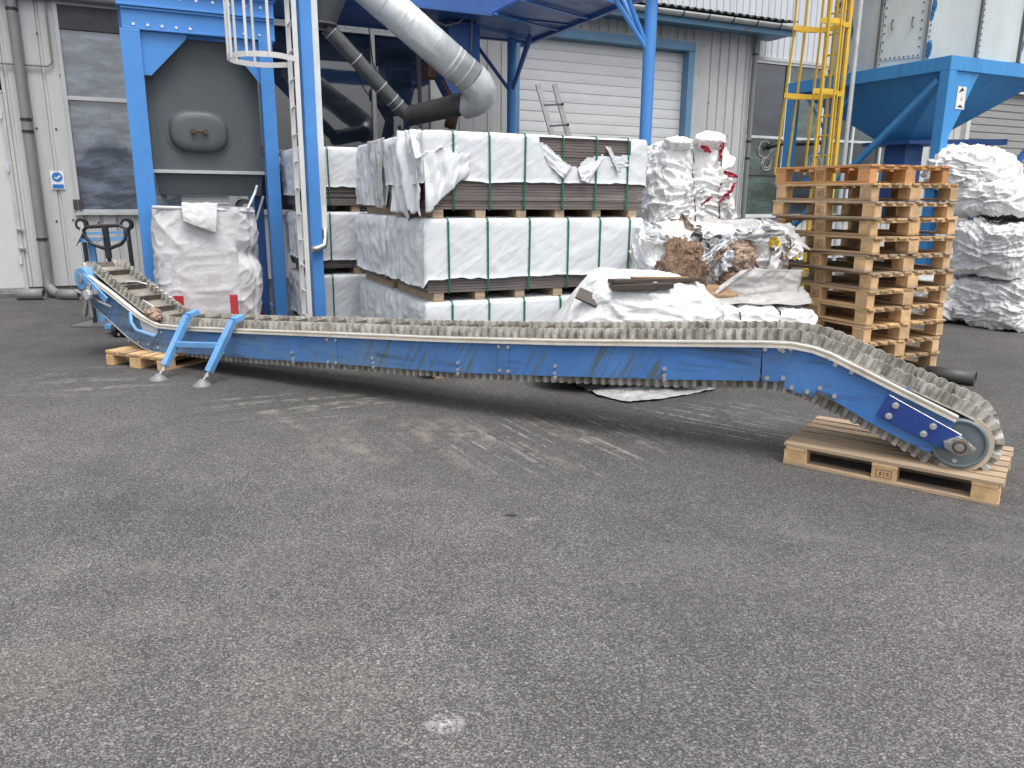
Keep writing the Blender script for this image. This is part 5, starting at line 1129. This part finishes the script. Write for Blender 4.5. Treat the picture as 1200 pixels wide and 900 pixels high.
# support stand hooked over the side: two legs with levelling feet
f1 = CONV.z(186, 445, 0); f2 = CONV.z(237, 452, 0)
for (ut, vt), f in (((220, 370), f1), ((273, 376), f2)):
    tpp = cpt(ut, vt, -.05); ft_ = V3((f.x, f.y, 0)); kn = ft_.lerp(tpp, .2); kn2 = ft_.lerp(tpp, .21)
    lg = MB().bar(kn2, tpp, .062, .062, (0, 1, 0)).build('stand_leg', 'leg_blue', cv, bevel=.006)
    MB().tube([ft_+V3((0, 0, .03)), kn2], .013, 10).disc(ft_.lerp(tpp, .14), tpp-ft_, .022, .02, 6).build('foot_screw', 'steel', lg)
    MB().tube([ft_, ft_+V3((0, 0, .012)), ft_+V3((0, 0, .045)), ft_+V3((0, 0, .06))], [.078, .075, .034, .016], 20).build('foot', 'pipe_grey', lg, smooth=True, auto=40)
    cpz = MB().bar(tpp, tpp+(tpp-ft_).normalized()*.03+V3((0, .09, .0)), .075, .05, (0, 0, 1)).build('hook', 'leg_blue', lg, bevel=.006)
ca = f1.lerp(cpt(220, 370, -.05), .55); ca.z = cpt(220, 370, -.05).z*.55; cb = f2.lerp(cpt(273, 376, -.05), .6); cb.z = cpt(273, 376, -.05).z*.62
MB().bar(ca, cb, .05, .05).build('stand_crossbar', 'leg_blue', cv, bevel=.004)
# things on the belt
wr_ = [cpt(u, v, .18) for u, v in ((185, 367), (178, 358), (166, 351), (153, 347), (145, 341), (144, 335), (150, 330), (162, 330), (172, 333))]
pts = []
for a, b_ in zip(wr_[:-1], wr_[1:]): pts += [a, a.lerp(b_, .5)]
o = MB().tube(pts+[wr_[-1]], .008, 8).build('hose_loop', 'sheet_white', None, tuple(wr_[3]), CONV, smooth=True); tag(o, 'thin pale hose lying in a loop on the left end of the belt', 'hose')
rc = cpt(180, 367, .06); root = thing('orange_rag', 'crumpled orange rag on the left bend of the conveyor', 'rag', tuple(rc), CONV); scrap(root, rc, .05, 'rag_tan', 71, (1.3, 1, .7), 20, .6, 'cloth'); scrap(root, rc+V3((.06, -.02, -.03)), .04, 'rag_tan', 72, (1.2, 1, .9), 16, .6, 'cloth')
# grey film on the ground beneath
poly = [WORLD.z(*p) for p in [(668, 449), (700, 465), (735, 473), (772, 470), (838, 458), (800, 447), (740, 446)]]
gc = sum(poly, V3())/len(poly)
q = MB(); nr = 26; na = 70
def film(u, v):
    f = (u*len(poly)) % len(poly); i = int(f); e = poly[i].lerp(poly[(i+1) % len(poly)], f-i); p = gc.lerp(e, v*(1+.05*nse(u*30, 2)))
    return (p.x, p.y, .006+.05*(1-v*.75)*abs(rid(V3((p.x*2.2, p.y*9, 2))))+.02*abs(nse(p.x*12, p.y*14)))
o = q.grid(film, na, nr).build('film_sheet', 'grey_film', None, (gc.x, gc.y, 0), WORLD, smooth=True); tag(o, 'crumpled grey plastic sheet on the asphalt under the conveyor', 'sheet')

# ================================================================== pallet truck and trolley behind the left end
tr = thing('pallet_truck', 'hand pallet truck with black loop handle behind the left conveyor end', 'pallet truck', (-4.75, 9.1, 0))
def pd(u, v, y=9.0): return pg(u, v, y)
hl = [(98, 270), (101, 266), (140, 264), (147, 268), (147, 280), (142, 286), (129, 291), (122, 291), (108, 286), (100, 278)]
MB().tube([pd(*p) for p in hl], .021, 10, closed=True).build('loop_handle', 'black_paint', tr, smooth=True)
MB().bar(pd(123, 266), pd(128, 303), .06, .045, (0, 1, 0)).build('handle_stem', 'black_paint', tr, bevel=.006)
MB().bar(pd(121, 277, 8.97), pd(113, 283, 8.9), .02, .015, (0, 1, 0)).build('release_lever', 'black_paint', tr)
bse = pd(129, 305, 9.05); MB().tube([pd(128, 303), V3((bse.x, 9.12, .3))], .022, 8).build('draw_bar', 'black_paint', tr)
MB().box(bse.x-.1, bse.x+.1, 9.05, 9.25, .2, .42).build('pump_body', 'leg_blue', tr, bevel=.01)
for s_ in (-1, 1):
    MB().disc((bse.x+s_*.05-.025, 9.12, .09), (1, 0, 0), .09, .05, 20).build('wheel', 'black_rubber', tr); MB().box(bse.x+s_*.19-.08, bse.x+s_*.19+.08, 9.25, 10.35, .07, .125).build('fork', 'leg_blue', tr, bevel=.006)
MB().box(bse.x-.05, bse.x+.05, 9.08, 9.16, .09, .22).build('axle_fork', 'galv_dark', tr)
ty = 10.0
tl = thing('steel_trolley', 'blue steel trolley frame with black top wheels standing against the grey wall', 'trolley', (-5.4, ty, 0))
L_ = pd(94, 278, ty); R_ = pd(150, 276, ty)
MB().bar(pd(88, 282, ty), pd(151, 279, ty), .05, .05).build('crossbar', 'leg_blue', tl); MB().bar(pd(93, 274, ty), pd(151, 272, ty), .03, .03).build('crossbar', 'leg_blue', tl)
for (u, v, v2) in ((96, 263, 264), (149, 263, 264)):
    c_ = pd(u, v, ty); MB().disc((c_.x, ty-.03, c_.z), (0, 1, 0), .075, .06, 20).build('wheel', 'black_rubber', tl)
    MB().disc((c_.x, ty-.036, c_.z), (0, 1, 0), .04, .07, 14).build('wheel_hub', 'trim_grey', tl)
    s_ = 1 if u > 120 else -1
    MB().bar((c_.x, ty, c_.z), (c_.x+.02, ty, .02), .04, .04, (0, 1, 0)).build('upright', 'black_paint', tl)
c_ = pd(102, 285, ty); MB().bar((c_.x, ty+.1, c_.z), (c_.x+.02, ty+.12, .02), .08, .04, (0, 1, 0)).build('back_plate', 'leg_blue', tl)
MB().bar(pd(88, 287, ty-.05), pd(98, 266, ty-.05), .04, .03, (0, 1, 0)).build('wheel_arm', 'trim_grey', tl)
MB().box(L_.x-.1, R_.x+.1, ty-.3, ty+.25, .0, .03).build('base_tray', 'galv_dark', tl)

# ------------------------------------------------------------------ trees behind the viewer, seen mirrored in the window panes
def tree(P, h_, seed, lb):
    rnd = random.Random(seed); root = thing('tree', lb, 'tree', (P[0], P[1], 0), WORLD, 'trees mirrored in the windows')
    MB().tube([(P[0], P[1], 0), (P[0]+.2, P[1], h_*.5), (P[0], P[1], h_*.95)], [.28, .18, .03], 8).build('trunk', 'rust', root)
    q = MB()
    for k in range(1800):
        f = rnd.random()**1.1; z = h_*(.15+.85*f); rr = h_*.5*(1-f)**.45*(.4+.6*rnd.random())+.15; a = rnd.uniform(0, 6.283)
        c_ = V3((P[0]+rr*math.cos(a), P[1]+rr*math.sin(a), z)); d1 = V3((rnd.gauss(0, 1), rnd.gauss(0, 1), rnd.gauss(0, .6))).normalized()*.45; d2 = V3((rnd.gauss(0, 1), rnd.gauss(0, 1), rnd.gauss(0, .6))).normalized()*.3
        q.add([c_-d1, c_+d2, c_+d1, c_-d2], [(0, 1, 2, 3)])
    q.build('crown', 'foliage', root)
pm('foliage', (.045, .075, .03), .8, 0, .4, 2)
for k, (x, y, h_, lb) in enumerate(((9.6, -25, 4.7, 'tallest dark tree beyond the yard, mirrored in the left window'), (12.6, -26.5, 4.3, 'middling dark tree beyond the yard, mirrored in the left window'), (10.6, -29, 4.0, 'shortest dark tree beyond the yard, mirrored in the left window'))): tree((x, y), h_, 90+k, lb)

for o in bpy.data.objects:
    if '_o' in o: del o['_o']
